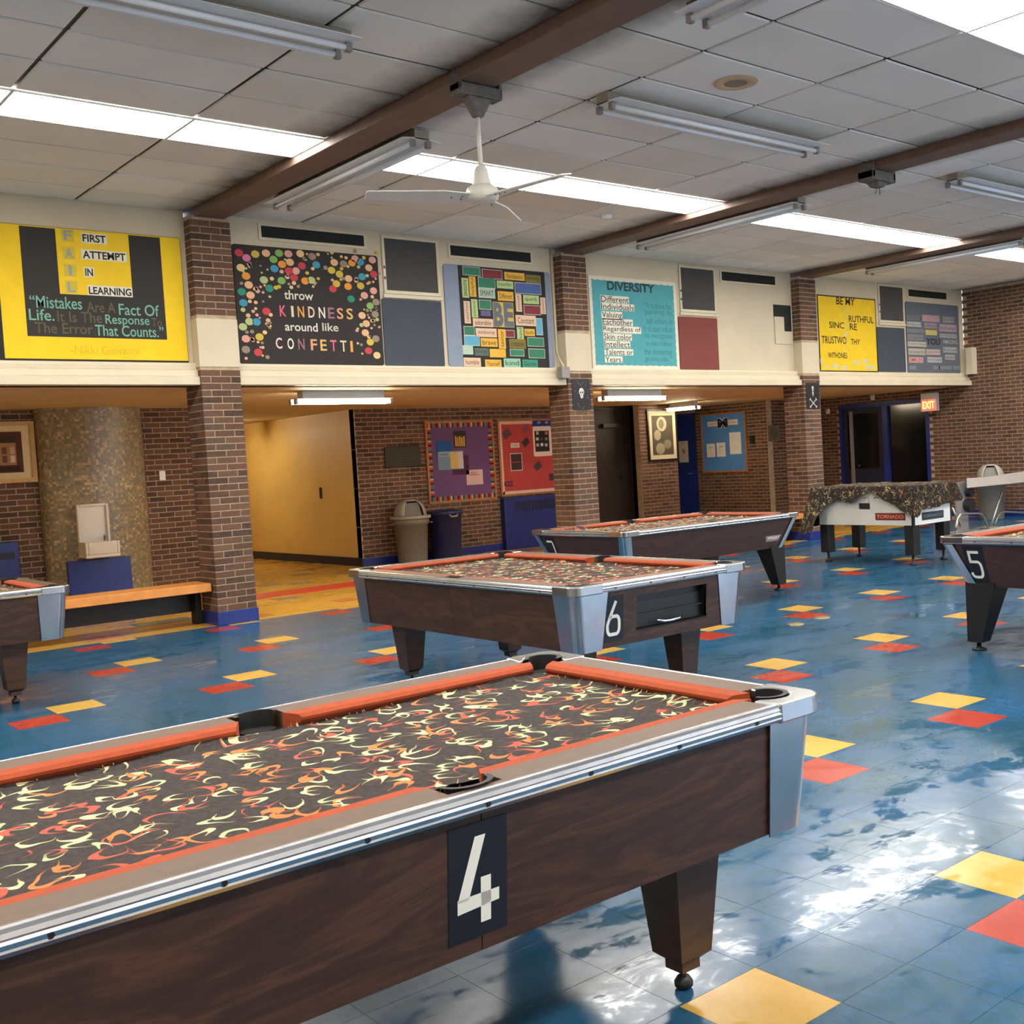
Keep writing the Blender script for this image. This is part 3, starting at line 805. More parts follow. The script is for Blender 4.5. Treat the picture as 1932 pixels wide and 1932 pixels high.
def pool_table(name, label, num, box, rz, variant, group='coin-operated pool tables', ball_return=False, side_num=False, logo=False):
    loc = ((box[0] + box[1]) / 2, (box[2] + box[3]) / 2)
    HX, HY = (box[1] - box[0]) / 2, (box[3] - box[2]) / 2
    if rz: HX, HY = HY, HX
    t = thing(name, label, 'pool table', (loc[0], loc[1], 0), rz, group)
    P = lambda n, mb, m, par=None, **kw: obj(n, mb, m, par or t, local=True, **kw)
    wood = 'table_wood' if variant == 'A' else 'table_wood_red'
    zb = .44 if variant == 'A' else .45
    tp = .03 if variant == 'A' else .115       # how far the skirt tapers in
    # slate bed
    P('bed', B(-HX + .10, HX - .10, -HY + .10, HY - .10, .66, BED - .002), 'black')
    P('underframe', B(-HX + tp + .06, HX - tp - .06, -HY + tp + .06, HY - tp - .06, zb + .01, .66), 'black')
    # skirt panels: each a slanted slab
    ins = .03
    def skirt(side, a, b, hole=None):
        """side: 'n' -y, 's' +y, 'w' -x, 'e' +x ; a..b along the side"""
        th = .02
        def pl(s, dpt, z):
            k = (PZ - .045 - z) / (PZ - .045 - zb)
            o = ins + tp * k + dpt
            lim = (HX if side in 'ns' else HY) - ins - tp * k - .02
            s = max(-lim, min(lim, s))
            if side == 'n': return (s, -HY + o, z)
            if side == 's': return (s, HY - o, z)
            if side == 'w': return (-HX + o, s, z)
            return (HX - o, s, z)
        mb = MB()
        def slab(a, b, z0, z1):
            vs = [pl(a, 0, z0), pl(b, 0, z0), pl(b, 0, z1), pl(a, 0, z1), pl(a, th, z0), pl(b, th, z0), pl(b, th, z1), pl(a, th, z1)]
            mb.add(vs, [(0, 1, 2, 3), (7, 6, 5, 4), (0, 4, 5, 1), (1, 5, 6, 2), (2, 6, 7, 3), (3, 7, 4, 0)])
        if hole:
            h0, h1, z0, z1 = hole
            slab(a, h0, zb, PZ - .04); slab(h1, b, zb, PZ - .04); slab(h0, h1, zb, z0); slab(h0, h1, z1, PZ - .04)
        else: slab(a, b, zb, PZ - .04)
        P('side_panel', mb, wood); return pl
    cx_, cy_ = HX - .06, HY - .06
    if variant == 'A':
        for sd in ('n', 's'):
            pn = skirt(sd, -cx_, -.0015); skirt(sd, .0015, cx_)
            if sd == 'n': pln = pn
    else:
        pln = skirt('n', -cx_, cx_); skirt('s', -cx_, cx_)
    hole = (-.345, .215, .515, .705) if ball_return else None
    plw = skirt('w', -cy_, cy_, hole); skirt('e', -cy_, cy_)
    if ball_return:
        h0, h1, z0, z1 = hole; x0 = -HX + ins + .012
        mb = MB().box(x0 + .17, x0 + .18, h0, h1, z0, z1).box(x0 + .01, x0 + .18, h0, h1, z0 - .01, z0).box(x0 + .01, x0 + .18, h0, h1, z1, z1 + .01).box(x0 + .01, x0 + .18, h0 - .01, h0, z0, z1).box(x0 + .01, x0 + .18, h1, h1 + .01, z0, z1)
        P('ball_return_box', mb, 'pocket_black')
        P('ball_return_shelf', B(x0 + .03, x0 + .17, h0, h1, z0 + .07, z0 + .08), 'black')
        P('ball_return_lip', MB().tube([(x0 + .005, -.14, z0 + .03), (x0 - .012, -.10, z0 + .02), (x0 - .016, -.04, z0 + .018), (x0 - .012, .02, z0 + .02), (x0 + .005, .06, z0 + .03)], .007), 'steel', smooth=True)
    # corner posts (folded sheet steel, wide at the top)
    for sx in (-1, 1):
        for sy in (-1, 1):
            mb = MB(); wt, wb_, r = (.19, .15, .05) if variant == 'A' else (.085, .085, .035)
            wt2, wb2 = (.23, .16) if variant == 'A' else (wt, wb_)
            ring = []
            for z, k, wx_, wy_ in ((PZ - .042 if variant == 'A' else PZ - .05, 0, wt, wt2), (zb - .004, 1, wb_, wb2)):
                o = ins + tp * k - .006
                ax, ay = HX - o, HY - o
                pts = [(ax - wx_, ay)] + arc(ax - r, ay - r, r, 90, 0, 10) + [(ax, ay - wy_)]
                ring.append([(sx * x, sy * y, z) for x, y in pts])
            n = len(ring[0])
            mb.add(ring[0] + ring[1], [(i, i + 1, n + i + 1, n + i) for i in range(n - 1)])
            o = P('corner_post', mb, 'steel')
            sol = o.modifiers.new('thickness', 'SOLIDIFY'); sol.thickness = .004; sol.offset = -1 if sx * sy > 0 else 1
            # top casting round the pocket
            pc = (HX - .118, HY - .118)
            out = [(HX - .192, HY)] + arc(HX - .06, HY - .06, .06, 90, 0, 6) + [(HX, HY - .205)]
            inn = [(HX - .085, HY - .205)] + arc(pc[0], pc[1], .066, -62, 152, 12) + [(HX - .205, HY - .085)]
            pts = [(sx * x, sy * y) for x, y in out + inn]
            if sx * sy < 0: pts = pts[::-1]
            cap = MB().prism(pts, PZ - (.05 if variant == 'A' else .045), PZ + .004, 'z')
            P('corner_cap', cap, 'steel' if variant == 'A' else 'chrome', bevel=.006)
            # pocket
            pk = MB(); a = [(pc[0] + .064 * math.cos(q), pc[1] + .064 * math.sin(q)) for q in [math.radians(-75 + 240 * i / 14) for i in range(15)]]
            b = [(pc[0] + .050 * math.cos(q), pc[1] + .050 * math.sin(q)) for q in [math.radians(-75 + 240 * i / 14) for i in range(15)]]
            vs = [(sx * x, sy * y, PZ + .007) for x, y in a] + [(sx * x, sy * y, PZ + .007) for x, y in b] + [(sx * x, sy * y, .70) for x, y in b]
            pk.add(vs, [(i, i + 1, 15 + i + 1, 15 + i) for i in range(14)] + [(15 + i, 15 + i + 1, 30 + i + 1, 30 + i) for i in range(14)], M('black_rubber'))
            pk.add([(sx * (pc[0] + .06 * math.cos(q)), sy * (pc[1] + .06 * math.sin(q)), BED + .0012) for q in [2 * PI * i / 16 for i in range(16)]], [tuple(range(16))], M('pocket_black'))
            P('pocket', pk, None)
    # side pockets
    for sy in (-1, 1):
        pk = MB(); c = HY - .085
        ang = [math.radians(-10 + 200 * i / 14) for i in range(15)]
        vs = [(.066 * math.cos(q), sy * (c + .05 * math.sin(q)), PZ + .006) for q in ang] + [(.052 * math.cos(q), sy * (c + .038 * math.sin(q)), PZ + .006) for q in ang] + [(.052 * math.cos(q), sy * (c + .038 * math.sin(q)), .72) for q in ang]
        pk.add(vs, [(i, i + 1, 16 + i, 15 + i) for i in range(14)] + [(15 + i, 16 + i, 31 + i, 30 + i) for i in range(14)], M('black_rubber'))
        pk.add([(.055 * math.cos(q), sy * (c - .005 + .045 * math.sin(q)), BED + .0012) for q in [2 * PI * i / 16 for i in range(16)]], [tuple(range(16))], M('pocket_black'))
        P('pocket', pk, None)
    # rails: laminate top + felt cushion
    def rail(side, a, b, ca, cb):
        def pl(s, o, z): return {'n': (s, -HY + o, z), 's': (s, HY - o, z), 'w': (-HX + o, s, z), 'e': (HX - o, s, z)}[side]
        def ext(prof, a, b, ta=0, tb=0):
            n = len(prof); m0 = min(p[0] for p in prof)
            vs = [pl(a + ta * (o - m0), o, z) for o, z in prof] + [pl(b - tb * (o - m0), o, z) for o, z in prof]
            return MB().add(vs, [tuple(range(n)), tuple(range(n, 2 * n))[::-1]] + [(i, (i + 1) % n, n + (i + 1) % n, n + i) for i in range(n)])
        P('rail', ext([(.028, PZ), (.120, PZ), (.120, BED - .01), (.028, BED - .01)], a, b), 'rail_laminate')
        P('cushion', ext([(.120, PZ), (.165, PZ - .003), (.180, PZ - .012), (.178, PZ - .02), (.150, BED - .005), (.120, BED - .005)], ca, cb, .55, .55), 'orange_felt')
    g = .070
    for sd in ('n', 's'):
        rail(sd, -HX + .205, -g, -HX + .175, -g + .005); rail(sd, g, HX - .205, g - .005, HX - .175)
    for sd in ('w', 'e'): rail(sd, -HY + .205, HY - .205, -HY + .175, HY - .175)
    # behind the side pockets the laminate is only a thin strip
    for sy in (-1, 1): P('pocket_bridge', B(-g, g, min(sy * HY - sy * .045, sy * HY - sy * .028), max(sy * HY - sy * .045, sy * HY - sy * .028), BED, PZ), 'rail_laminate')
    # aluminium trim with ridges
    prof = [(.030, PZ + .001), (.020, PZ + .002), (.012, PZ), (.006, PZ - .006), (.002, PZ - .014), (.004, PZ - .018), (.000, PZ - .023), (.002, PZ - .032), (.000, PZ - .036), (.006, PZ - .045), (.030, PZ - .045)]
    for side, a, b in (('n', -HX + .188, HX - .188), ('s', -HX + .188, HX - .188), ('w', -HY + .20, HY - .20), ('e', -HY + .20, HY - .20)):
        def pl(s, o, z): return {'n': (s, -HY + o, z), 's': (s, HY - o, z), 'w': (-HX + o, s, z), 'e': (HX - o, s, z)}[side]
        n = len(prof); vs = [pl(a, o, z) for o, z in prof] + [pl(b, o, z) for o, z in prof]
        tr = P('edge_trim', MB().add(vs, [tuple(range(n)), tuple(range(n, 2 * n))[::-1]] + [(i, (i + 1) % n, n + (i + 1) % n, n + i) for i in range(n)]), 'alu')
        k = 7 if side in 'ns' else 4
        for i in range(k):
            s_ = a + (b - a) * (i + .35) / (k - .3)
            c0 = Vector(pl(s_, -.0015, PZ - .028)); c1 = Vector(pl(s_, .004, PZ - .028))
            o = obj('screw', MB().cyl(c0, c1, .0055, 8), 'black', tr, local=True)
    # legs
    for sx in (-1, 1):
        for sy in (-1, 1):
            mb = MB()
            if variant == 'A':
                c = (sx * (HX - .345), sy * (HY - .27))
                mb.frustum(c, .058, .058, .105, c, .09, .09, zb + .03)
                mb.frustum(c, .034, .034, .085, c, .058, .058, .105)
                mb.box(c[0] - .034, c[0] + .034, c[1] - .034, c[1] + .034, .06, .086)
                lg = P('leg', mb, 'leg_wood')
                obj('foot', MB().lathe([(0, 0), (.018, 0), (.026, .008), (.027, .02), (.018, .034), (.009, .04), (.009, .062), (0, .062)], (c[0], c[1], 0), 14), 'black', lg, local=True, smooth=True)
            else:
                c = (sx * (HX - .18), sy * (HY - .19))
                ct = (sx * (HX - .235), sy * (HY - .245))
                mb.frustum(c, .055, .055, .06, ct, .11, .11, zb + .03)
                lg = P('leg', mb, 'black')
                obj('foot', MB().lathe([(0, 0), (.05, 0), (.05, .012), (.018, .022), (.012, .06), (0, .06)], (c[0], c[1], 0), 14), 'black', lg, local=True, smooth=True)
    # number plate
    w_, h_ = .15, .255
    if side_num:
        place = lambda u, v, d: tuple(Vector(pln(u, -d, zb + v)))
        u0, v0 = -.085, .035
    elif num:
        place = lambda u, v, d: tuple(Vector(plw(-u, -d, zb + v)))
        u0, v0 = -HY + .225 if variant == 'A' else -HY + .17, .03
    if num:
        pts = [(u0, v0), (u0 + w_, v0), (u0 + w_, v0 + h_), (u0, v0 + h_)]
        plq = MB().add([place(u, v, .002) for u, v in pts] + [place(u, v, .0) for u, v in pts], [(0, 1, 2, 3), (0, 1, 5, 4), (1, 2, 6, 5), (2, 3, 7, 6), (3, 0, 4, 7)])
        np_ = P('number_plate', plq, plain('plate_black', S(14, 18, 28), .5))
        obj('numeral', digit_mesh(num, u0 + .018, v0 + .03, w_ - .036, h_ - .06, place), 'white_paint', np_, local=True)
    if logo:
        LOGO.append((t, pln, zb))
    return t
LOGO = []
TL = 'wood-grain pool table with orange cushions '
t4 = pool_table('pool_table', TL + 'and number 4 on its side, nearest the camera', '4', TABLES[0], 0, 'A', side_num=True)
t6 = pool_table('pool_table', TL + 'and number 6 beside its ball return opening', '6', TABLES[1], PI / 2, 'A', ball_return=True)
t7 = pool_table('pool_table', 'reddish pool table number 7 with chrome corners, partly behind table 6', '7', TABLES[2], 0, 'B', logo=True)
t5 = pool_table('pool_table', 'dark pool table number 5 with chrome corner, cut by the right picture edge', '5', TABLES[3], 0, 'B')
t3 = pool_table('pool_table', 'pool table with steel corner cut by the left picture edge', '', TABLES[4], 0, 'A')

def cover_cloth(label, box, rz, seed, curl=1.0, fray=True):
    """patterned cloth lying loose inside the cushions, ragged curled edge"""
    rnd = random.Random(seed)
    loc = ((box[0] + box[1]) / 2, (box[2] + box[3]) / 2); HX, HY = (box[1] - box[0]) / 2, (box[3] - box[2]) / 2
    if rz: HX, HY = HY, HX
    hx, hy = HX - .170, HY - .170
    nx, ny = 76, 38; vs = []; fs = []
    for j in range(ny + 1):
        for i in range(nx + 1):
            u, v = i / nx * 2 - 1, j / ny * 2 - 1
            x, y = u * hx, v * hy
            e = max(abs(u) - (1 - .05 / hx), 0) / (.05 / hx), max(abs(v) - (1 - .05 / hy), 0) / (.05 / hy)
            z = BED + .0025 + .002 * (mnoise.noise((x * 6 + seed, y * 6, 0)) + 1)
            ed = max(e)
            if ed > 0:
                k = .5 + .5 * mnoise.noise((x * 4 + seed * 3.1, y * 4, 2.7))
                z += ed * ed * .016 * k * k * curl * 2
                jit = .012 * mnoise.noise((x * 25, y * 25, seed))
                if e[0] > .9: x += jit - .006 * (1 if u > 0 else -1)
                if e[1] > .9: y += jit - .006 * (1 if v > 0 else -1)
            # the cloth stops short of the pockets
            for px_, py_ in ((HX - .118, HY - .118), (0, HY - .085)):
                for sx in ((-1, 1) if px_ else (1,)):
                    for sy in (-1, 1):
                        dx, dy = x - sx * px_, y - sy * py_; d = math.hypot(dx, dy)
                        if 0 < d < .075: x += dx / d * (.075 - d) * 0.6; y += dy / d * (.075 - d) * .6
            vs.append((x, y, z))
    for j in range(ny):
        for i in range(nx): a = j * (nx + 1) + i; fs.append((a, a + 1, a + nx + 2, a + nx + 1))
    o = obj('cover_cloth', MB().add(vs, fs), 'swirl_cloth', None, smooth=True)
    o.location = (loc[0], loc[1], 0); o.rotation_euler = (0, 0, rz)
    tag(o, label, 'cloth', 'patterned covers on the pool tables')
    if fray:
        mb = MB()
        for q in range(260):
            side = rnd.choice('nsew'); s = rnd.uniform(-1, 1)
            if side in 'ns': p = Vector((s * hx * .96, (hy - .012) * (1 if side == 's' else -1), BED + .006)); d = Vector((rnd.uniform(-.7, .7), 1 if side == 's' else -1, rnd.uniform(.1, .9)))
            else: p = Vector(((hx - .012) * (1 if side == 'e' else -1), s * hy * .94, BED + .006)); d = Vector((1 if side == 'e' else -1, rnd.uniform(-.7, .7), rnd.uniform(.1, .9)))
            l = rnd.uniform(.008, .026); d.normalize(); sd = d.cross(Vector((0, 0, 1))).normalized() * .0012
            m_ = p + d * l * .6; e_ = m_ + Vector((d.x * .2, d.y * .2, rnd.uniform(-.3, 1))) * l * .6
            mb.add([p - sd, p + sd, m_ + sd, m_ - sd, e_], [(0, 1, 2, 3), (3, 2, 4)])
        f = obj('frayed_threads', mb, plain('thread', S(196, 186, 150), .9), o, local=True); f['kind'] = 'stuff'
    return o
CL = 'swirl-patterned dark cloth lying loose on '
cover_cloth(CL + 'the nearest pool table', TABLES[0], 0, 1)
cover_cloth(CL + 'the pool table with the ball return', TABLES[1], PI / 2, 2)
cover_cloth(CL + 'the reddish pool table behind', TABLES[2], 0, 3, 2.2)
cover_cloth(CL + 'the dark pool table cut by the right edge', TABLES[3], 0, 4, 1.5)
cover_cloth(CL + 'the pool table at the left edge', TABLES[4], 0, 5, 1.6)
# maker's name on the side of table 7
for t_, pl_, zb_ in LOGO:
    lg_ = obj('maker_badge', MB().add([tuple(pl_(u, -.002, zb_ + v)) for u, v in ((.80, .075), (.985, .075), (1.02, .135), (.775, .135))], [(0, 1, 2, 3)]), plain('badge', S(150, 140, 132), .4), t_, local=True)
    y_ = pl_(.9, -.004, zb_ + .115)[1]
    text('VALLEY', t_, 'y', y_ - .001, (.80, .99, zb_ + .10, zb_ + .13), 'white_paint', .01, local=True, name='maker_lettering')
# ================================================================== THINGS ON THE UPPER WALL
UW = YB            # wall face
def crop(ox, oy, s): return lambda x, y: (ox + x / s, oy + y / s)
cA = crop(0, 360, 4.025); cK = crop(420, 380, 5.682); cB = crop(700, 400, 4.83); cD = crop(1060, 480, 5.682); cE = crop(1340, 440, 5.682); cG = crop(1530, 500, 4.806)
def rectY(c, x0, y0, x1, y1, Y):
    """box in crop pixels -> u0,u1,v0,v1 on the wall plane Y"""
    pts = [onY(*c(*q), Y) for q in ((x0, y0), (x1, y0), (x1, y1), (x0, y1))]
    return ((pts[0].x + pts[3].x) / 2, (pts[1].x + pts[2].x) / 2, (pts[2].z + pts[3].z) / 2, (pts[0].z + pts[1].z) / 2)
def rectX(c, x0, y0, x1, y1, X):
    pts = [onX(*c(*q), X) for q in ((x0, y0), (x1, y0), (x1, y1), (x0, y1))]
    return (-(pts[0].y + pts[3].y) / 2, -(pts[1].y + pts[2].y) / 2, (pts[2].z + pts[3].z) / 2, (pts[0].z + pts[1].z) / 2)
def quadY(c, x, y, w_, h_, Y):
    """rect around a crop point: width/height in crop pixels, skew-free"""
    a = onY(*c(x, y), Y); b = onY(*c(x + w_, y), Y); d = onY(*c(x, y + h_), Y)
    return (a.x, b.x, d.z, a.z)
def board(name, label, cat, rect, mat, Y=UW, th=.018, group=None, radius=0):
    u0, u1, v0, v1 = rect
    t = thing(name, label, cat, ((u0 + u1) / 2, Y, v0), group=group)
    if radius:
        pts = arc(u1 - radius, v1 - radius, radius, 0, 90, 4) + arc(u0 + radius, v1 - radius, radius, 90, 180, 4) + arc(u0 + radius, v0 + radius, radius, 180, 270, 4) + arc(u1 - radius, v0 + radius, radius, 270, 360, 4)
        mb = MB().prism(pts, Y - th, Y - .001, 'y')
    else: mb = B(u0, u1, Y - th, Y - .001, v0, v1)
    obj('board', mb, mat, t, bevel=.003)
    return t
WP = 'hand-made wall posters'
# --- 1: FAIL poster
F1 = UW - .022
t = board('poster', 'yellow and black poster spelling FAIL as first attempt in learning', 'poster', (2.62, 4.32, 2.655, 3.89), flat(26, 24, 22), group=WP)
card(t, 'y', UW - .018, (2.66, 4.315, 2.67, 3.885), flat(240, 200, 20), .002, 'yellow_sheet')
card(t, 'y', UW - .020, (2.86, 4.12, 2.875, 3.875), flat(44, 40, 36), .001, 'black_sheet')
card(t, 'y', UW - .021, (3.165, 3.82, 3.275, 3.885), flat(236, 196, 24), .001, 'yellow_sheet')
for k, (ch, z0) in enumerate((('F', 3.765), ('A', 3.60), ('I', 3.44), ('L', 3.285))):
    card(t, 'y', F1, (3.215, 3.325, z0, z0 + .115), flat(206, 182, 60), .0008, 'letter_card')
    text(ch, t, 'y', F1 - .002, ((3.255, 3.285) if ch == 'I' else (3.235, 3.305)) + (z0 + .01, z0 + .105), flat(150, 156, 152), .02)
for s_, x0, x1, z0 in (('FIRST', 3.40, 3.61, 3.775), ('ATTEMPT', 3.39, 3.78, 3.62), ('IN', 3.40, 3.47, 3.455), ('LEARNING', 3.42, 3.81, 3.285)):
    card(t, 'y', F1, (x0 - .01, x1 + .01, z0 - .01, z0 + .085), flat(222, 216, 196), .0008, 'word_strip')
    text(s_, t, 'y', F1 - .002, (x0, x1, z0, z0 + .072), flat(28, 26, 24), .025)
teal, dk = flat(118, 168, 150), flat(92, 82, 60)
for s_, m_, x0, x1, z0, h_ in (('\u201cMistakes', teal, 2.90, 3.35, 3.135, .115), ('Are A', dk, 3.39, 3.65, 3.115, .10), ('Fact Of', teal, 3.68, 4.06, 3.10, .11),
        ('Life.', teal, 2.885, 3.10, 3.02, .105), ('It Is The', dk, 3.125, 3.52, 3.015, .10), ('Response', teal, 3.55, 3.96, 2.985, .115), ('To', dk, 3.98, 4.08, 3.0, .085),
        ('The Error', dk, 2.925, 3.43, 2.905, .10), ('That Counts.\u201d', teal, 3.45, 4.09, 2.895, .105)):
    text(s_, t, 'y', UW - .0225, (x0, x1, z0, z0 + h_), m_, .008)
text('-Nikki Giovanni', t, 'y', UW - .0215, (3.22, 3.84, 2.72, 2.80), flat(214, 176, 24), 0)
# --- 2: KINDNESS poster
t = board('poster', 'black chalkboard poster with confetti dots reading throw kindness around like confetti', 'poster', (4.85, 6.535, 2.65, 3.88), flat(40, 34, 32), group=WP, radius=.03)
Y2 = UW - .019
rk = random.Random(5)
PAL = [(226, 176, 130), (226, 176, 130), (222, 160, 140), (206, 178, 60), (232, 150, 40), (130, 176, 90), (60, 150, 176), (196, 60, 72), (40, 140, 116), (216, 120, 160), (150, 132, 110), (180, 190, 130), (232, 190, 130)]
BIG = [(175, 550, 7), (257, 605, 9), (350, 565, 3), (465, 555, 0), (605, 555, 5), (545, 622, 5), (705, 562, 2), (832, 560, 12), (637, 675, 4), (722, 652, 0), (555, 720, 6), (710, 745, 7), (785, 745, 2), (850, 690, 7), (767, 818, 7), (885, 852, 4), (952, 845, 11), (632, 850, 5), (1005, 680, 6), (1197, 655, 0), (1168, 738, 3), (1253, 780, 3), (1297, 670, 10), (1387, 660, 4), (1478, 650, 6), (1567, 712, 0), (1620, 780, 7), (1495, 808, 6), (1350, 828, 0), (1220, 882, 3), (1345, 912, 4), (1480, 905, 3), (1183, 938, 7), (195, 710, 12), (252, 800, 4), (280, 895, 0), (205, 968, 8), (300, 1005, 0), (223, 1088, 6), (502, 932, 8), (443, 842, 11), (470, 1178, 7), (288, 1288, 11), (365, 1292, 6), (250, 1472, 2), (396, 1453, 3), (250, 1588, 10), (382, 1618, 7), (1377, 1045, 8), (1520, 1008, 2), (1618, 958, 2), (1582, 1120, 5), (1645, 1080, 10), (1495, 1223, 0), (1540, 1310, 0), (1530, 1408, 0), (1635, 1210, 10), (1643, 1472, 10), (1583, 1508, 3), (1565, 1600, 7), (1655, 1650, 12), (218, 1345, 11), (1605, 628, 2), (1420, 615, 2), (960, 590, 10)]
dots = MB()
def dot(x, y, r, ci):
    p = onY(*cK(x, y), Y2); R = r / 5.682 * 13.0 / FPX
    m_ = flat(*PAL[ci]); n = 12 if r > 20 else 8
    dots.add([(p.x + R * 1.18 * math.cos(a), Y2, p.z + R * math.sin(a)) for a in [2 * PI * i / n for i in range(n)]], [tuple(range(n))], m_)
for x, y, c_ in BIG: dot(x, y, 36, c_)
n_ = 0
while n_ < 120:
    x, y = rk.uniform(150, 1690), rk.uniform(520, 1690)
    if 520 < x < 1440 and y > 930: continue
    if x < 520 and x < 110 + (y - 500) * .06 + 60: continue
    if any(math.hypot(x - a, y - b) < 52 for a, b, _ in BIG): continue
    dot(x, y, rk.uniform(9, 21), rk.choice([0, 0, 2, 2, 10, 11, 3, 12])); n_ += 1
o = obj('confetti_dots', dots, None, t); o['kind'] = 'stuff'
for s_, x0, y0, x1, y1, m_ in (('throw', 660, 960, 970, 1055, flat(222, 214, 198)), ('around', 668, 1300, 1018, 1392, flat(222, 214, 198)), ('like', 1068, 1305, 1240, 1392, flat(206, 198, 182))):
    text(s_, t, 'y', Y2 - .001, rectY(cK, x0, y0, x1, y1, Y2), m_, .012)
WC = [(226, 104, 124), (214, 206, 170), (232, 160, 70), (236, 200, 180), (232, 226, 206), (160, 110, 120), (226, 160, 120), (222, 176, 100)]
for s_, xs, y0, y1 in (('KINDNESS', [612, 735, 805, 918, 1030, 1130, 1225, 1328], 1115, 1232), ('CONFETTI', [570, 695, 810, 945, 1048, 1155, 1262, 1370], 1462, 1580)):
    for i, (ch, x) in enumerate(zip(s_, xs)):
        sl = (x - 600) * .045
        w_ = 26 if ch == 'I' else 68
        text(ch, t, 'y', Y2 - .001, rectY(cK, x, y0 + sl, x + w_, y1 + sl, Y2), flat(*WC[(i + (3 if s_[0] == 'C' else 0)) % 8]), .014)
# --- 3: BE board
t = board('poster', 'grey board with a black field of coloured word cards around the letters BE', 'poster', (7.40, 9.00, 2.65, 3.86), flat(132, 142, 160), group=WP, radius=.04)
card(t, 'y', UW - .018, (7.605, 8.91, 2.645, 3.855), flat(34, 30, 28), .002, 'black_sheet')
G, YL, PK, RD, BU, LG, TL_, OL = (52, 122, 92), (222, 172, 60), (222, 186, 156), (128, 44, 52), (72, 96, 150), (176, 196, 130), (96, 164, 190), (126, 112, 44)
CARDS = [(838, 505, 992, 575, G, ''), (1015, 530, 1192, 605, RD, ''), (1215, 552, 1398, 622, YL, 'fantastic'), (1408, 575, 1545, 648, OL, 'strong'), (828, 602, 888, 780, LG, 'awesome'), (895, 588, 955, 772, YL, 'helpful'),
         (980, 602, 1128, 690, G, ''), (1145, 628, 1295, 698, LG, 'imperfect'), (1313, 652, 1545, 745, BU, ''), (978, 695, 1130, 785, (170, 190, 168), 'SMART'), (1155, 725, 1297, 810, YL, 'Different'),
         (1318, 748, 1372, 908, PK, 'yourself'), (1387, 760, 1530, 838, LG, 'quirk'), (1545, 780, 1590, 930, PK, 'patient'), (848, 812, 905, 1015, PK, 'a good friend'), (915, 795, 972, 962, LG, 'patient'), (988, 805, 1092, 885, G, ''),
         (1000, 898, 1090, 948, (96, 92, 130), ''), (1395, 855, 1542, 932, RD, ''), (928, 972, 1112, 1046, PK, 'adorable'), (1318, 942, 1502, 1038, PK, 'Constant'), (1508, 972, 1560, 1118, TL_, ''), (850, 1045, 942, 1120, G, ''),
         (955, 1060, 1145, 1140, PK, 'outdoorsy'), (1160, 1068, 1225, 1245, YL, 'savior'), (1228, 1080, 1305, 1140, RD, ''), (1330, 1048, 1390, 1158, LG, 'kind'), (1398, 1065, 1492, 1130, YL, 'faith'), (853, 1130, 987, 1215, TL_, ''),
         (1000, 1150, 1152, 1228, YL, 'brave'), (1260, 1158, 1410, 1245, OL, 'creative'), (1430, 1148, 1572, 1222, G, ''), (835, 1215, 930, 1298, (180, 196, 176), ''), (945, 1240, 1072, 1310, (84, 104, 92), 'loving'), (1082, 1248, 1228, 1325, YL, ''),
         (1270, 1255, 1392, 1310, G, ''), (1440, 1250, 1582, 1328, G, ''), (845, 1328, 1000, 1408, PK, 'humble'), (1040, 1345, 1188, 1420, YL, 'Yourself'), (1210, 1335, 1362, 1415, (140, 190, 160), 'kind'), (1380, 1345, 1520, 1420, (52, 140, 116), 'Gentle')]
Y3 = UW - .0205
for x0, y0, x1, y1, c_, s_ in CARDS:
    r_ = rectY(cB, x0, y0, x1, y1, Y3)
    if c_ in (G, RD, BU, TL_): card(t, 'y', Y3, (r_[0] - .006, r_[1] + .006, r_[2] - .006, r_[3] + .006), flat(206, 204, 190), .0008, 'card_edge')
    card(t, 'y', Y3 - .001, r_, flat(*c_), .001, 'word_card')
    if s_:
        du, dv = (r_[1] - r_[0]) * .1, (r_[3] - r_[2]) * .22
        vert = (r_[3] - r_[2]) > 1.4 * (r_[1] - r_[0])
        if vert: du, dv = (r_[1] - r_[0]) * .25, (r_[3] - r_[2]) * .08
        text(s_, t, 'y', Y3 - .003, (r_[0] + du, r_[1] - du, r_[2] + dv, r_[3] - dv), flat(62, 50, 40), .0, rot=1 if vert else 0)
r_ = rectY(cB, 1112, 822, 1300, 1050, Y3)
card(t, 'y', Y3 - .0005, r_, flat(206, 170, 60), .001, 'letter_ground')
for ch, a, b in (('B', 0.0, .50), ('E', .50, 1.0)):
    w_ = r_[1] - r_[0]
    text(ch, t, 'y', Y3 - .002, (r_[0] + w_ * a + .005, r_[0] + w_ * b - .005, r_[2] + .005, r_[3] - .005), flat(98, 106, 116), .05)
# --- 4: DIVERSITY board
t = board('poster', 'teal poster with white scalloped border listing the word diversity line by line', 'poster', (9.64, 11.245, 2.645, 3.87), flat(226, 218, 196), group=WP)
pts = []
u0, u1, v0, v1 = 9.685, 11.20, 2.69, 3.825
for (a, b), (c, d) in (((u0, v0), (u1, v0)), ((u1, v0), (u1, v1)), ((u1, v1), (u0, v1)), ((u0, v1), (u0, v0))):
    n = 26
    for i in range(n):
        f = i / n; q = .012 * abs(math.sin(f * n * PI / 2 * 1.0 + .3))
        x, z = a + (c - a) * f, b + (d - b) * f
        nx, nz = -(d - b), (c - a); l = math.hypot(nx, nz)
        pts.append((x + nx / l * q, z + nz / l * q))
obj('teal_sheet', MB().prism(pts, UW - .0205, UW - .018, 'y'), flat(78, 160, 166), t)
Y4 = UW - .021
text('DIVERSITY', t, 'y', Y4 - .001, rectY(cD, 485, 305, 990, 400, Y4), flat(48, 62, 66), .03)
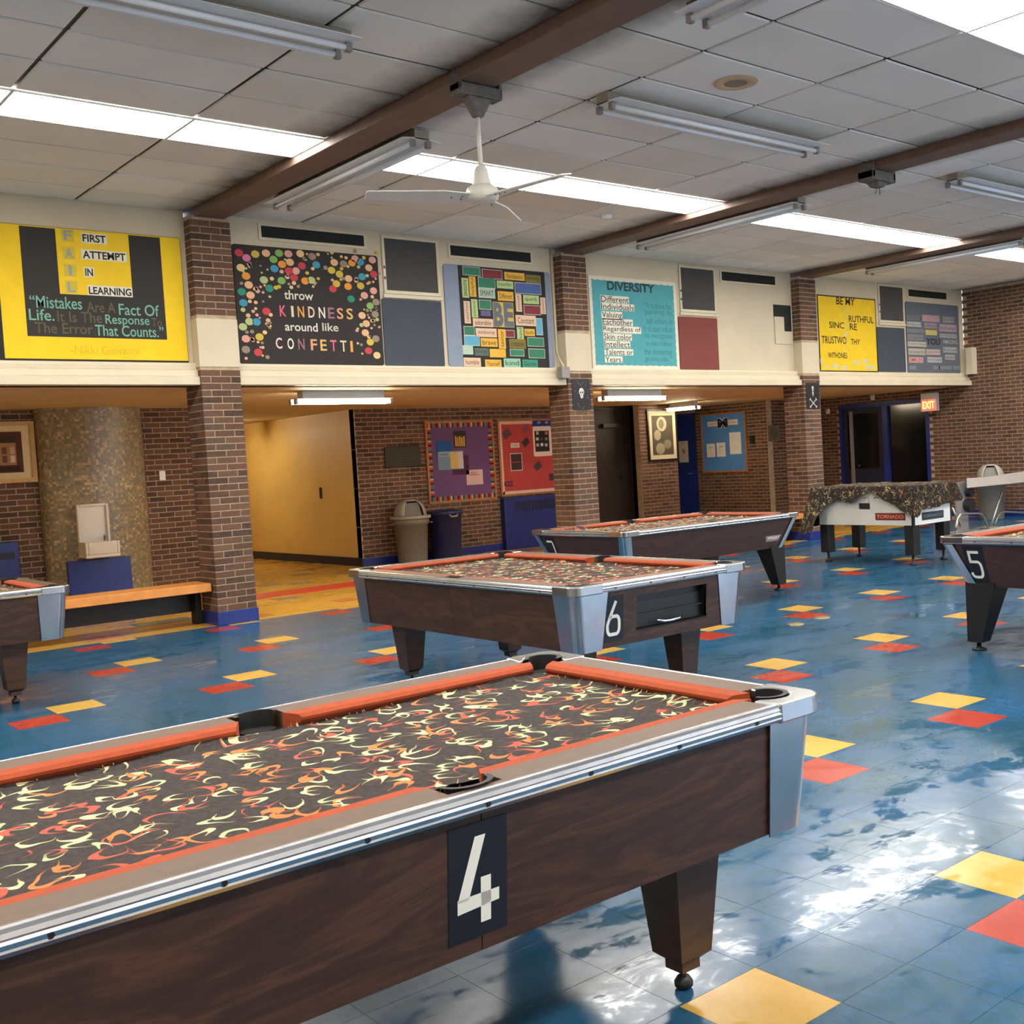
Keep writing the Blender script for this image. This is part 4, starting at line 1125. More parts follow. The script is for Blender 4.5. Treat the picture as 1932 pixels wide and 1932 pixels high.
for s_, x0, y0, x1, y1 in (('Different', 415, 445, 718, 520), ('Individuals', 418, 527, 775, 600), ('Valuing', 425, 612, 648, 700), ('Eachother', 432, 692, 762, 762), ('Regardless of', 440, 770, 850, 845), ('Skin color', 447, 850, 752, 920), ('Intellect', 452, 928, 735, 998), ('Talents or', 458, 1012, 765, 1080), ('Years.', 462, 1092, 652, 1160)):
    r_ = rectY(cD, x0, y0, x1, y1, Y4)
    card(t, 'y', Y4, r_, flat(228, 222, 202), .0008, 'word_strip')
    p_ = .008
    text(s_, t, 'y', Y4 - .0015, (r_[0] + p_, r_[1] - p_, r_[2] + .004, r_[3] - .006), flat(58, 44, 40), .004)
for i, s_ in enumerate(('\u201cIt is time for', 'parents to', 'tell others in', 'It is our value', 'to recognize', 'accept of those', 'the immense', 'gratitude.\u201d')):
    text(s_, t, 'y', Y4 - .001, rectY(cD, 880 + (i % 3) * 12, 520 + i * 82, 1180, 585 + i * 82, Y4), flat(52, 124, 132), 0)
# --- 5: BE MY SINCERE poster
t = board('poster', 'yellow poster with black letters reading be my sincere and trustwo thy', 'poster', (14.42, 15.97, 2.645, 3.875), flat(34, 30, 28), group=WP)
card(t, 'y', UW - .018, (14.425, 15.945, 2.668, 3.855), flat(236, 196, 20), .002, 'yellow_sheet')
Y5 = UW - .021
for s_, x0, y0, x1, y1 in (('BE MY', 1350, 690, 1548, 770), ('RUTHFUL', 1485, 890, 1750, 960), ('SINC', 1275, 952, 1435, 1020), ('RE', 1495, 968, 1572, 1038), ('TRUSTWO', 1195, 1105, 1460, 1185), ('THY', 1508, 1135, 1605, 1195), ('WITHONES', 1262, 1280, 1468, 1340)):
    text(s_, t, 'y', Y5 - .001, rectY(cE, x0, y0, x1, y1, Y5), flat(50, 44, 30), .014)
for ch, y in zip('NTEIRS', (795, 880, 965, 1060, 1150, 1250)):
    text(ch, t, 'y', Y5 - .001, rectY(cE, 1440, y, 1475, y + 50, Y5), flat(214, 200, 130), .004)
for x0, y0, x1, y1 in ((1180, 1345, 1210, 1395), (1225, 1412, 1270, 1450), (1310, 1395, 1375, 1450), (1405, 1420, 1480, 1465), (1525, 1365, 1600, 1410), (1635, 1350, 1705, 1395), (1655, 1415, 1770, 1460)):
    card(t, 'y', Y5, rectY(cE, x0, y0, x1, y1, Y5), flat(208, 196, 140), .0008, 'name_card')
# --- 6: grey board with strips
t = board('poster', 'dark grey board with rows of pale word strips beside the right brick wall', 'poster', (16.85, 18.53, 2.65, 3.885), flat(92, 98, 108), group=WP, radius=.04)
Y6 = UW - .019
for x0, y0, x1, y1, c_, s_ in ((868, 455, 985, 500, (110, 112, 118), 'you are'), (1008, 455, 1165, 515, (176, 140, 142), ''), (1195, 470, 1298, 525, (140, 142, 140), 'grateful'), (868, 515, 1000, 560, (166, 168, 160), 'friend'), (1028, 525, 1145, 575, (140, 132, 136), 'valued'),
        (1165, 540, 1320, 605, (170, 146, 152), 'beloved'), (870, 580, 1030, 612, (120, 122, 126), 'bright'), (1040, 590, 1142, 635, (196, 176, 100), ''), (1168, 625, 1322, 662, (150, 150, 150), 'gifted'), (875, 630, 1020, 680, (126, 126, 128), 'creative'), (878, 695, 1045, 740, (176, 172, 152), 'caring'),
        (1198, 745, 1325, 795, (160, 160, 160), 'kind'), (885, 758, 1038, 815, (178, 166, 154), 'wonderful'), (1045, 765, 1172, 815, (182, 160, 150), 'special'), (1215, 812, 1308, 860, (158, 150, 146), 'loved'), (890, 835, 1018, 885, (190, 166, 158), ''), (1055, 835, 1188, 885, (168, 168, 168), 'enough')):
    r_ = rectY(cG, x0, y0, x1, y1, Y6)
    card(t, 'y', Y6, r_, flat(*c_), .001, 'word_strip')
    if s_: text(s_, t, 'y', Y6 - .002, (r_[0] + .02, r_[1] - .02, r_[2] + .025, r_[3] - .025), flat(96, 92, 92), 0)
text('SMILES', t, 'y', Y6 - .002, rectY(cG, 895, 842, 1012, 878, Y6), flat(196, 60, 50), .01)
text('YOU', t, 'y', Y6 - .002, rectY(cG, 1045, 665, 1170, 725, Y6), flat(36, 34, 34), .03)
text('AMAZING', t, 'y', Y6 - .002, rectY(cG, 1195, 680, 1328, 715, Y6), flat(176, 170, 166), .01)
for x in (895, 1110, 1160, 1215, 1290): card(t, 'y', Y6, rectY(cG, x, 915, x + 60, 945, Y6), flat(124, 124, 130), .0008, 'name_card')

# --- window-like panels of the upper wall
def vent(rect, label):
    u0, u1, v0, v1 = rect
    t = thing('wall_vent', label, 'vent', ((u0 + u1) / 2, UW, v0), group='dark slot vents under the ceiling')
    obj('grille', B(u0, u1, UW - .006, UW - .001, v0, v1), 'vent_dark', t)
    f = MB().box(u0 - .03, u1 + .03, UW - .014, UW - .0005, v1, v1 + .02).box(u0 - .03, u1 + .03, UW - .014, UW - .0005, v0 - .03, v0).box(u0 - .03, u0, UW - .014, UW - .0005, v0, v1).box(u1, u1 + .03, UW - .014, UW - .0005, v0, v1)
    obj('frame', f, 'cream_trim', t)
    for i in range(4):
        z = v0 + (v1 - v0) * (i + .5) / 4
        obj('louver', B(u0, u1, UW - .012, UW - .006, z - .004, z + .004), 'vent_dark', t)
vent((5.18, 6.38, 3.975, 4.095), 'dark slot vent above the confetti poster')
vent((7.52, 8.715, 3.965, 4.085), 'dark slot vent above the board with the letters BE')
vent((12.21, 13.41, 3.96, 4.09), 'dark slot vent above the blank cream wall')
vent((16.96, 18.165, 3.98, 4.10), 'dark slot vent above the grey strip board')
def screen(rect, label):
    u0, u1, v0, v1 = rect
    t = thing('screened_window', label, 'window', ((u0 + u1) / 2, UW, v0), group='dark screened windows in the upper wall')
    obj('screen', B(u0, u1, UW - .012, UW - .001, v0, v1), 'screen_mesh', t)
    f = MB()
    for a, b, c, d in ((u0 - .035, u1 + .035, v1, v1 + .03), (u0 - .035, u1 + .035, v0 - .04, v0), (u0 - .035, u0, v0, v1), (u1, u1 + .03, v0, v1)): f.box(a, b, UW - .022, UW - .0005, c, d)
    fr = obj('frame', f, 'cream_trim', t, bevel=.004)
    obj('sill', B(u0 - .05, u1 + .05, UW - .03, UW - .0005, v0 - .085, v0 - .045), 'cream_trim', t)
    for z in (v0 + .12, v0 + .24): obj('latch', B(u0 - .03, u0 - .01, UW - .03, UW - .022, z, z + .03), 'clamp_dark', fr)
screen((6.63, 7.315, 3.505, 4.09), 'dark screened window between the confetti poster and the BE board')
screen((11.36, 12.03, 3.505, 4.09), 'dark screened window above the maroon panel')
screen((16.10, 16.775, 3.535, 4.11), 'dark screened window between the yellow poster and grey board')
def flatpanel(rect, mat, label):
    o = obj('wall_panel', MB().prism(arc(rect[1] - .02, rect[3] - .02, .02, 0, 90, 3) + arc(rect[0] + .02, rect[3] - .02, .02, 90, 180, 3) + arc(rect[0] + .02, rect[2] + .02, .02, 180, 270, 3) + arc(rect[1] - .02, rect[2] + .02, .02, 270, 360, 3), UW - .015, UW - .001, 'y'), mat)
    tag(o, label, 'panel', 'plain panels under the screened windows')
flatpanel((6.555, 7.345, 2.648, 3.41), 'slate_panel', 'blank slate-blue panel right of the confetti poster')
flatpanel((11.27, 12.065, 2.645, 3.40), 'maroon_panel', 'blank maroon panel right of the diversity poster')
flatpanel((15.985, 16.79, 2.66, 3.415), 'slate_panel', 'blank slate panel between the yellow poster and grey board')
# access box with the torn-open L shaped hole
t = thing('access_panel', 'cream access cover with an L shaped dark hole beside the third pillar', 'panel', (13.55, UW, 3.06))
obj('hole', MB().prism([(13.345, 3.665), (13.755, 3.665), (13.755, 3.26), (13.565, 3.26), (13.565, 3.48), (13.345, 3.48)], UW - .006, UW - .001, 'y'), 'vent_dark', t)
obj('cover', MB().prism([(13.345, 3.48), (13.565, 3.48), (13.565, 3.26), (13.755, 3.26), (13.755, 3.065), (13.345, 3.065)], UW - .02, UW - .001, 'y'), 'cream', t)
# conduit and junction box left of column 2
t = thing('junction_box', 'grey junction box with thin conduit left of the second brick pillar', 'electrical box', (9.0, UW, 2.5))
obj('box', B(8.93, 9.06, 11.02, 11.118, 2.50, 2.645), 'grey_gym', t, bevel=.006)
obj('conduit', MB().tube([(9.035, 11.10, 2.64), (9.035, 11.18, 2.75), (9.035, 11.235, 2.85), (9.035, 11.24, 4.15)], .012), 'cream_trim', t, smooth=True)
# skull signs on the columns
def skull_sign(k, rect, label, bones):
    Y = 11.098; u0, u1, v0, v1 = rect; cx, w_ = (u0 + u1) / 2, u1 - u0; h_ = v1 - v0
    t = thing('metal_sign', label, 'sign', (cx, Y, v0), group='black metal signs on the pillars')
    obj('plate', MB().prism(arc(u1 - .02, v1 - .02, .02, 0, 90, 4) + arc(u0 + .02, v1 - .02, .02, 90, 180, 4) + arc(u0 + .02, v0 + .02, .02, 180, 270, 4) + arc(u1 - .02, v0 + .02, .02, 270, 360, 4), Y - .006, Y, 'y'), flat(22, 22, 30, .4), t)
    wht, blk = flat(206, 204, 198), flat(20, 20, 26)
    def ell(cx, cz, rx, rz, m_, d, name='skull'):
        n = 18
        return obj(name, MB().add([(cx + rx * math.cos(2 * PI * i / n), Y - d, cz + rz * math.sin(2 * PI * i / n)) for i in range(n)], [tuple(range(n))]), m_, t)
    def skull(cz, s):
        ell(cx, cz, .042 * s, .05 * s, wht, .0065); ell(cx, cz - .055 * s, .025 * s, .03 * s, wht, .0066, 'jaw')
        for q in (-1, 1): ell(cx + q * .018 * s, cz - .008 * s, .011 * s, .013 * s, blk, .0075, 'eye_socket')
        ell(cx, cz - .032 * s, .005 * s, .010 * s, blk, .0075, 'nose_hole')
        obj('tooth_line', B(cx - .016 * s, cx + .016 * s, Y - .0075, Y - .007, cz - .061 * s, cz - .058 * s), blk, t)
    if bones:
        skull(v0 + h_ * .80, .62); skull(v0 + h_ * .60, .5)
        for q in (-1, 1):
            mb = MB(); a = (cx - q * .075, v0 + .15); b = (cx + q * .075, v0 + .03)
            for p in (a, b):
                for e in (-.008, .008): mb.add([(p[0] + e + .011 * math.cos(2 * PI * i / 10), Y - .0065, p[1] + e * q + .011 * math.sin(2 * PI * i / 10)) for i in range(10)], [tuple(range(10))])
            s_ = stroke([a, b], .014); mb.add([(x, Y - .0065, z) for x, z in s_], [(0, 1, 2, 3)])
            obj('bone', mb, wht, t)
    else:
        skull(v0 + h_ * .58, 1.0)
        r_ = random.Random(3)
        for q in range(34):
            x, z = r_.uniform(u0 + .02, u1 - .02), r_.uniform(v0 + .02, v1 - .02)
            if abs(x - cx) < .06 and abs(z - (v0 + h_ * .5)) < .11: continue
            a = r_.uniform(0, PI); l = r_.uniform(.006, .014)
            s_ = stroke([(x - l * math.cos(a), z - l * math.sin(a)), (x + l * math.cos(a), z + l * math.sin(a))], .005)
            obj('ornament', MB().add([(p, Y - .0065, z_) for p, z_ in s_], [(0, 1, 2, 3)]), flat(*r_.choice([(170, 166, 170), (110, 66, 84), (120, 118, 130)])), t)
skull_sign(1, (9.14, 9.44, 2.10, 2.50), 'black sign with one white skull and ornaments on a brick pillar', False)
skull_sign(2, (13.84, 14.165, 2.05, 2.455), 'black sign with small skulls over crossed bones on a brick pillar', True)

# ================================================================== CEILING FIXTURES
def strip_light(label, x0, x1, y0, y1, along):
    """unlit fluorescent strip hung under the ceiling; box, flared reflector, two tubes, end sockets"""
    t = thing('fluorescent_fixture', label, 'light fixture', ((x0 + x1) / 2, (y0 + y1) / 2, CZ), group='unlit fluorescent strips on the ceiling')
    def bx(a, b, c, d, z0, z1): return B(a, b, c, d, z0, z1)
    zt = CZ - (.002 if along == 'x' else .018)
    if along == 'x':
        cy = (y0 + y1) / 2
        obj('housing', B(x0, x1, cy - .065, cy + .065, zt - .075, zt), 'fixture_side', t)
        prof = [(y0, zt - .078), (cy - .07, zt - .066), (cy + .07, zt - .066), (y1, zt - .078), (y1, zt - .084), (cy + .07, zt - .076), (cy - .07, zt - .076), (y0, zt - .084)]
        obj('reflector', MB().prism(prof, x0, x1, 'x'), 'fixture_white', t)
        for q in (-.07, .07):
            obj('fluorescent_tube', MB().cyl((x0 + .05, cy + q, zt - .106), (x1 - .05, cy + q, zt - .106), .019, 10), 'tube_glass', t, smooth=True)
            for x in (x0 + .03, x1 - .03): obj('lamp_socket', B(x - .018, x + .018, cy + q - .02, cy + q + .02, zt - .13, zt - .08), 'grey_gym', t)
    else:
        cx = (x0 + x1) / 2
        obj('housing', B(cx - .065, cx + .065, y0, y1, zt - .075, zt), 'fixture_side', t)
        prof = [(x0, zt - .078), (cx - .07, zt - .066), (cx + .07, zt - .066), (x1, zt - .078), (x1, zt - .084), (cx + .07, zt - .076), (cx - .07, zt - .076), (x0, zt - .084)]
        obj('reflector', MB().prism(prof, y0, y1, 'y'), 'fixture_white', t)
        for q in (-.07, .07):
            obj('fluorescent_tube', MB().cyl((cx + q, y0 + .05, zt - .106), (cx + q, y1 - .05, zt - .106), .019, 10), 'tube_glass', t, smooth=True)
            for y in (y0 + .03, y1 - .03): obj('lamp_socket', B(cx + q - .02, cx + q + .02, y - .018, y + .018, zt - .13, zt - .08), 'grey_gym', t)
FL = 'unlit white fluorescent strip '
strip_light(FL + 'at the upper left corner, running along the wall', 1.08, 3.52, 6.06, 6.46, 'x')
strip_light(FL + 'below the round ceiling speaker', 5.60, 8.05, 6.06, 6.46, 'x')
strip_light(FL + 'cut by the right picture edge', 10.30, 12.75, 6.06, 6.46, 'x')
strip_light(FL + 'beside the beam left of the ceiling fan', 4.74, 5.10, 7.66, 10.2, 'y')
strip_light(FL + 'beside the second beam, above the diversity poster', 9.45, 9.81, 7.66, 10.2, 'y')
strip_light(FL + 'beside the third beam, above the second yellow poster', 14.16, 14.52, 7.66, 10.2, 'y')
strip_light(FL + 'cut by the top picture edge, beside the first beam', 4.80, 5.16, 2.25, 4.70, 'y')
# ceiling speaker, smoke detector
t = thing('ceiling_speaker', 'round tan speaker with darker grille set in a ceiling tile', 'speaker', (6.29, 5.56, CZ))
obj('rim', MB().lathe([(.085, -.004), (.09, -.010), (.15, -.008), (.165, -.001)], (6.29, 5.56, CZ - .001), 32), 'speaker_tan', t, smooth=True)
obj('grille', MB().lathe([(0, -.006), (.088, -.006)], (6.29, 5.56, CZ - .001), 32), 'speaker_grille', t)
t = thing('smoke_detector', 'small white smoke detector on the ceiling right of the fan', 'detector', (8.37, 9.39, CZ))
obj('body', MB().lathe([(0, -.045), (.05, -.045), (.065, -.03), (.07, 0)], (8.37, 9.39, CZ), 20), 'white_plastic', t, smooth=True)
obj('base', MB().lathe([(.07, -.008), (.078, -.008), (.08, 0)], (8.37, 9.39, CZ), 20), 'white_plastic', t)
# ceiling fan
fx, fy = 4.60, 6.44
t = thing('ceiling_fan', 'white three-bladed ceiling fan on a long rod clamped to the brown beam', 'ceiling fan', (fx, fy, 3.3))
obj('beam_clamp', MB().box(fx - .18, fx - .155, fy - .06, fy + .06, 4.02, 4.155).box(fx + .155, fx + .18, fy - .06, fy + .06, 4.02, 4.155).box(fx - .18, fx + .18, fy - .06, fy + .06, 4.0, 4.08).frustum((fx, fy), .03, .03, 3.87, (fx, fy), .10, .05, 4.0), 'clamp_dark', t, bevel=.01)
obj('rod', MB().cyl((fx, fy, 3.5), (fx, fy, 3.90), .016, 12), 'fan_white', t, smooth=True)
obj('canopy_cup', MB().lathe([(.018, .14), (.03, .135), (.045, .11), (.06, .03), (.068, 0)], (fx, fy, 3.405), 24), 'fan_white', t, smooth=True)
mo = obj('motor', MB().lathe([(0, .075), (.075, .072), (.105, .05), (.115, .02), (.11, -.02), (.08, -.04), (0, -.045)], (fx, fy, 3.335), 28), 'fan_white', t, smooth=True)
for a in (-82, 38, 158):
    q = math.radians(a); R = Matrix.Translation((fx, fy, 3.325)) @ Matrix.Rotation(q, 4, 'Z') @ Matrix.Rotation(math.radians(12), 4, 'X')
    pts = [(.09, -.06), (.28, -.10), (.78, -.065), (.80, -.055), (.80, .045), (.78, .055), (.28, .09), (.09, .06)]
    vs = [R @ Vector((x, y, .004)) for x, y in pts] + [R @ Vector((x, y, -.004)) for x, y in pts]
    n = len(pts)
    bl = obj('blade', MB().add(vs, [tuple(range(n)), tuple(range(n, 2 * n))[::-1]] + [(i, (i + 1) % n, n + (i + 1) % n, n + i) for i in range(n)]), 'fan_white', t)
    for x, y in ((.15, -.02), (.15, .02), (.22, 0)):
        c = R @ Vector((x, y, -.004)); d = R @ Vector((x, y, -.010))
        obj('screw', MB().cyl(c, d, .006, 6), 'clamp_dark', bl)
t = thing('fan_bracket', 'empty dark fan bracket on the second ceiling beam', 'bracket', (9.30, 6.46, 4.0))
obj('beam_clamp', MB().box(9.10, 9.145, 6.37, 6.55, 4.0, 4.155).box(9.43, 9.475, 6.37, 6.55, 4.0, 4.155).box(9.10, 9.475, 6.37, 6.55, 3.985, 4.08).frustum((9.29, 6.46), .05, .05, 3.94, (9.29, 6.46), .09, .07, 3.985), 'clamp_dark', t, bevel=.01)
for q in (-.02, .03): obj('wire_end', MB().tube([(9.29 + q, 6.46, 3.945), (9.30 + q, 6.46, 3.91), (9.29 + q * 1.6, 6.47, 3.88)], .005, 6), 'clamp_dark', t)

# ================================================================== CORRIDOR LIGHTS
def corridor_light(label, c, length, along='x'):
    """bare two-tube fixture hung just under the low ceiling"""
    x, y = c; h = length / 2
    t = thing('corridor_light', label, 'light fixture', (x, y, SOF), group='lit fluorescent fixtures under the low ceiling')
    def bx(a, b, c_, d, z0, z1): return B(x + a, x + b, y + c_, y + d, z0, z1) if along == 'x' else B(x + c_, x + d, y + a, y + b, z0, z1)
    obj('housing', bx(-h + .10, h - .10, -.07, .07, SOF - .085, SOF - .001), 'fixture_white', t)
    obj('reflector', bx(-h, h, -.11, .11, SOF - .092, SOF - .085), 'fixture_white', t)
    for q in (-.06, .06):
        a, b = (-h + .03, q, SOF - .125), (h - .03, q, SOF - .125)
        if along == 'x': p0, p1 = (x + a[0], y + q, a[2]), (x + b[0], y + q, b[2])
        else: p0, p1 = (x + q, y + a[0], a[2]), (x + q, y + b[0], b[2])
        obj('fluorescent_tube', MB().cyl(p0, p1, .022, 10), 'tube_glow', t, smooth=True)
        for e in (-h + .015, h - .015): obj('lamp_socket', bx(e - .014, e + .014, q - .024, q + .024, SOF - .152, SOF - .092), 'grey_gym', t)
corridor_light('glowing two-tube light under the low ceiling of the yellow hallway', (6.38, 12.0), 1.25)
corridor_light('glowing two-tube light between the two signed brick pillars', (11.0, 12.0), 1.25)
corridor_light('glowing light in front of the blue door', (15.0, 14.95), .8, 'y')
corridor_light('added unseen light further down the yellow hallway', (7.2, 18.6), 1.25)  # extra lamp, out of view, added to brighten the yellow hall
# ================================================================== LOWER WALL THINGS
cH = crop(660, 740, 4.6); cU = crop(1020, 700, 6.44); cT = crop(1260, 720, 6.44); cS = crop(1540, 720, 6.44); cL = crop(0, 740, 3.864)
BW = 15.50
def framed(name, label, cat, plane, at, rect, fmat, fw_, inner, group=None, th=.03):
    u0, u1, v0, v1 = rect
    if plane == 'y': loc = ((u0 + u1) / 2, at, v0)
    else: loc = (at, -(u0 + u1) / 2, v0)
    t = thing(name, label, cat, loc, group=group)
    def slab(a, b, c, d, n0, n1): return B(a, b, at - n1, at - n0, c, d) if plane == 'y' else B(at - n1, at - n0, -b, -a, c, d)
    obj('backing', slab(u0 + fw_ * .5, u1 - fw_ * .5, v0 + fw_ * .5, v1 - fw_ * .5, .001, th * .6), inner, t)
    for a, b, c, d in ((u0, u1, v1 - fw_, v1), (u0, u1, v0, v0 + fw_), (u0, u0 + fw_, v0 + fw_, v1 - fw_), (u1 - fw_, u1, v0 + fw_, v1 - fw_)):
        obj('frame', slab(a, b, c, d, .001, th), fmat, t)
    return t, (u0 + fw_, u1 - fw_, v0 + fw_, v1 - fw_), at - th * .6
# purple bulletin board
t, ri, Yi = framed('bulletin_board', 'purple bulletin board with striped rainbow border above the grey bin', 'bulletin board', 'y', BW, (9.65, 10.98, .875, 2.205), 'oak_frame', .035, flat(104, 70, 118))
cols6 = [(176, 52, 44), (204, 164, 60), (40, 44, 110), (60, 130, 110), (184, 60, 50), (30, 30, 40)]
mb = MB(); k = 0
u0, u1, v0, v1 = ri
for side in range(4):
    L_ = (u1 - u0) if side % 2 == 0 else (v1 - v0); n = int(L_ / .034)
    for i in range(n):
        a, b = i * L_ / n, (i + 1) * L_ / n; m_ = flat(*cols6[k % 6]); k += 1; w_ = .07
        if side == 0: mb.box(u0 + a, u0 + b, Yi - .003, Yi, v1 - w_, v1, m_)
        elif side == 2: mb.box(u0 + a, u0 + b, Yi - .003, Yi, v0, v0 + w_, m_)
        elif side == 1: mb.box(u1 - w_, u1, Yi - .0025, Yi, v0 + a, v0 + b, m_)
        else: mb.box(u0, u0 + w_, Yi - .0025, Yi, v0 + a, v0 + b, m_)
o = obj('striped_border', mb, None, t); o['kind'] = 'stuff'
def pin(x0, y0, x1, y1, c_, name='paper', plane='y', at=None, d=.0, cr=None):
    r_ = rectY(cr or cH, x0, y0, x1, y1, at) if plane == 'y' else rectX(cr or cH, x0, y0, x1, y1, at)
    card(t, plane, at - d, r_, flat(*c_), .002, name); return r_
pin(900, 335, 1008, 480, (48, 40, 30), 'team_photo', at=Yi)
for i in range(5): pin(912 + i * 18, 380 + (i % 2) * 10, 926 + i * 18, 470, (196, 158, 70), 'player_figure', at=Yi, d=.002)
pin(750, 425, 888, 590, (26, 84, 150), 'blue_flyer', at=Yi)
pin(985, 545, 1032, 715, (78, 26, 66), 'plum_sheet', at=Yi); pin(892, 640, 1000, 715, (78, 26, 66), 'plum_sheet', at=Yi, d=.001)
pin(765, 512, 985, 672, (120, 150, 170), 'leaflet', at=Yi, d=.003); pin(872, 518, 932, 662, (214, 184, 100), 'leaflet_column', at=Yi, d=.005); pin(932, 514, 982, 660, (206, 200, 188), 'leaflet_column', at=Yi, d=.005)
r_ = pin(772, 520, 868, 560, (150, 172, 184), 'leaflet_head', at=Yi, d=.005); text('SALE', t, 'y', Yi - .0085, (r_[0] + .02, r_[1] - .04, r_[2] + .02, r_[3] - .02), flat(40, 50, 60), .01)
r_ = pin(1012, 672, 1155, 802, (214, 180, 176), 'pink_notice', at=Yi); text('BULLY', t, 'y', Yi - .004, (r_[0] + .10, r_[1] - .10, r_[3] - .07, r_[3] - .03), flat(140, 50, 56), .01)
obj('notice_rule', B(r_[0] + .06, r_[1] - .06, Yi - .0035, Yi - .002, r_[3] - .09, r_[3] - .08), flat(150, 60, 62), t)
# red bulletin board
t, ri, Yi = framed('bulletin_board', 'red bulletin board with cream scalloped border and white phone cut-out', 'bulletin board', 'y', BW, (11.07, 12.62, .90, 2.205), 'oak_frame', .035, flat(178, 62, 58))
u0, u1, v0, v1 = ri; mb = MB()
for (a, b), (c, d) in (((u0, v1), (u1, v1)), ((u0, v0), (u1, v0)), ((u0, v0), (u0, v1)), ((u1, v0), (u1, v1))):
    L_ = math.hypot(c - a, d - b); n = int(L_ / .05)
    for i in range(n):
        f = (i + .5) / n; x, z = a + (c - a) * f, b + (d - b) * f
        x = min(max(x, u0 + .02), u1 - .02); z = min(max(z, v0 + .02), v1 - .02)
        mb.add([(x + .034 * math.cos(q), Yi - .0015 - .0004 * (i % 3), z + .034 * math.sin(q)) for q in [2 * PI * j / 10 for j in range(10)]], [tuple(range(10))], flat(222, 190, 170))
o = obj('scalloped_border', mb, None, t); o['kind'] = 'stuff'
r_ = rectY(cH, 1590, 295, 1750, 555, Yi); w_ = r_[1] - r_[0]
pts = arc(r_[1] - .03, r_[3] - .03, .03, 0, 90, 4) + arc(r_[0] + .03, r_[3] - .03, .03, 90, 180, 4) + arc(r_[0] + .03, r_[2] + .03, .03, 180, 270, 4) + arc(r_[1] - .03, r_[2] + .03, .03, 270, 360, 4)
obj('phone_cutout', MB().prism(pts, Yi - .006, Yi - .001, 'y'), flat(232, 216, 204), t)
s_ = rectY(cH, 1605, 335, 1728, 515, Yi); obj('phone_screen', B(s_[0], s_[1], Yi - .0075, Yi - .006, s_[2], s_[3]), flat(28, 26, 30), t)
for ix, (x, y) in enumerate([(1625, 355), (1703, 355), (1625, 405), (1663, 405), (1703, 405), (1628, 458), (1665, 455), (1702, 457)]):
    q = rectY(cH, x - 11, y - 13, x + 11, y + 13, Yi); obj('app_icon', B(q[0], q[1], Yi - .009, Yi - .0075, q[2], q[3]), flat(*[(190, 186, 180), (200, 110, 100), (210, 206, 206), (70, 76, 84), (120, 140, 110), (190, 180, 190), (220, 220, 224), (190, 190, 196)][ix]), t)
q = rectY(cH, 1583, 222, 1745, 300, Yi); obj('blue_flag', B(q[0], q[1], Yi - .005, Yi - .001, q[2], q[3] - .0), flat(30, 48, 120), t)
text('\u2666 \u2666', t, 'y', Yi - .006, (q[0] + .10, q[1] - .06, q[2] + .05, q[3] - .06), flat(150, 160, 190), .0)
for x, y, w_, c_ in ((1360, 360, 70, (96, 66, 70)), (1525, 315, 50, (120, 70, 96)), (1527, 435, 58, (60, 44, 50)), (1632, 640, 62, (64, 52, 58))):
    a_ = rectY(cH, x - w_ / 2, y - w_ / 2, x + w_ / 2, y + w_ / 2, Yi); card(t, 'y', Yi - .001, a_, flat(*c_), .002, 'photo_cutout', skew=.6)
a_ = rectY(cH, 1395, 440, 1472, 482, Yi); card(t, 'y', Yi, a_, flat(222, 204, 192), .002, 'name_strip'); text('CLUBS', t, 'y', Yi - .003, (a_[0] + .02, a_[1] - .02, a_[2] + .025, a_[3] - .025), flat(110, 96, 92), .0)
a_ = rectY(cH, 1393, 528, 1497, 682, Yi); card(t, 'y', Yi, a_, flat(214, 190, 180), .002, 'notice_edge'); card(t, 'y', Yi - .002, (a_[0] + .015, a_[1] - .015, a_[2] + .015, a_[3] - .015), flat(58, 46, 48), .001, 'notice')
card(t, 'y', Yi - .003, (a_[0] + .03, a_[1] - .03, (a_[2] + a_[3]) / 2 - .01, (a_[2] + a_[3]) / 2 + .005), flat(170, 70, 70), .001, 'notice_rule')
a_ = rectY(cH, 1340, 765, 1420, 835, Yi); text('ROCK', t, 'y', Yi - .003, (a_[0], a_[1], a_[2] + .03, a_[3] - .01), flat(40, 30, 60), .03)
a_ = rectY(cH, 1730, 705, 1768, 765, Yi); card(t, 'y', Yi, a_, flat(60, 46, 46), .002, 'photo_cutout')
# plaque and heater
t = thing('wall_plaque', 'dark bronze plaque on the brick wall left of the purple board', 'plaque', (9.22, BW, 1.5))
obj('plate', B(8.90, 9.545, BW - .025, BW - .001, 1.495, 1.815), 'bronze_plaque', t, bevel=.006)
for i in range(6): obj('text_line', B(8.98, 9.46, BW - .028, BW - .025, 1.54 + i * .042, 1.556 + i * .042), plain('plaque_relief', S(62, 52, 36), .5, .3), t)
t = thing('wall_heater', 'dark blue louvered heater cabinet under the red bulletin board', 'heater', (11.65, BW, 0))
obj('cabinet', B(11.05, 12.40, BW - .12, BW - .001, 0, .875), 'blue_paint', t, bevel=.008)
for i in range(15): obj('louver', B(11.28 + i * .07, 11.325 + i * .07, BW - .126, BW - .12, .64, .80), 'dark_blue', t)
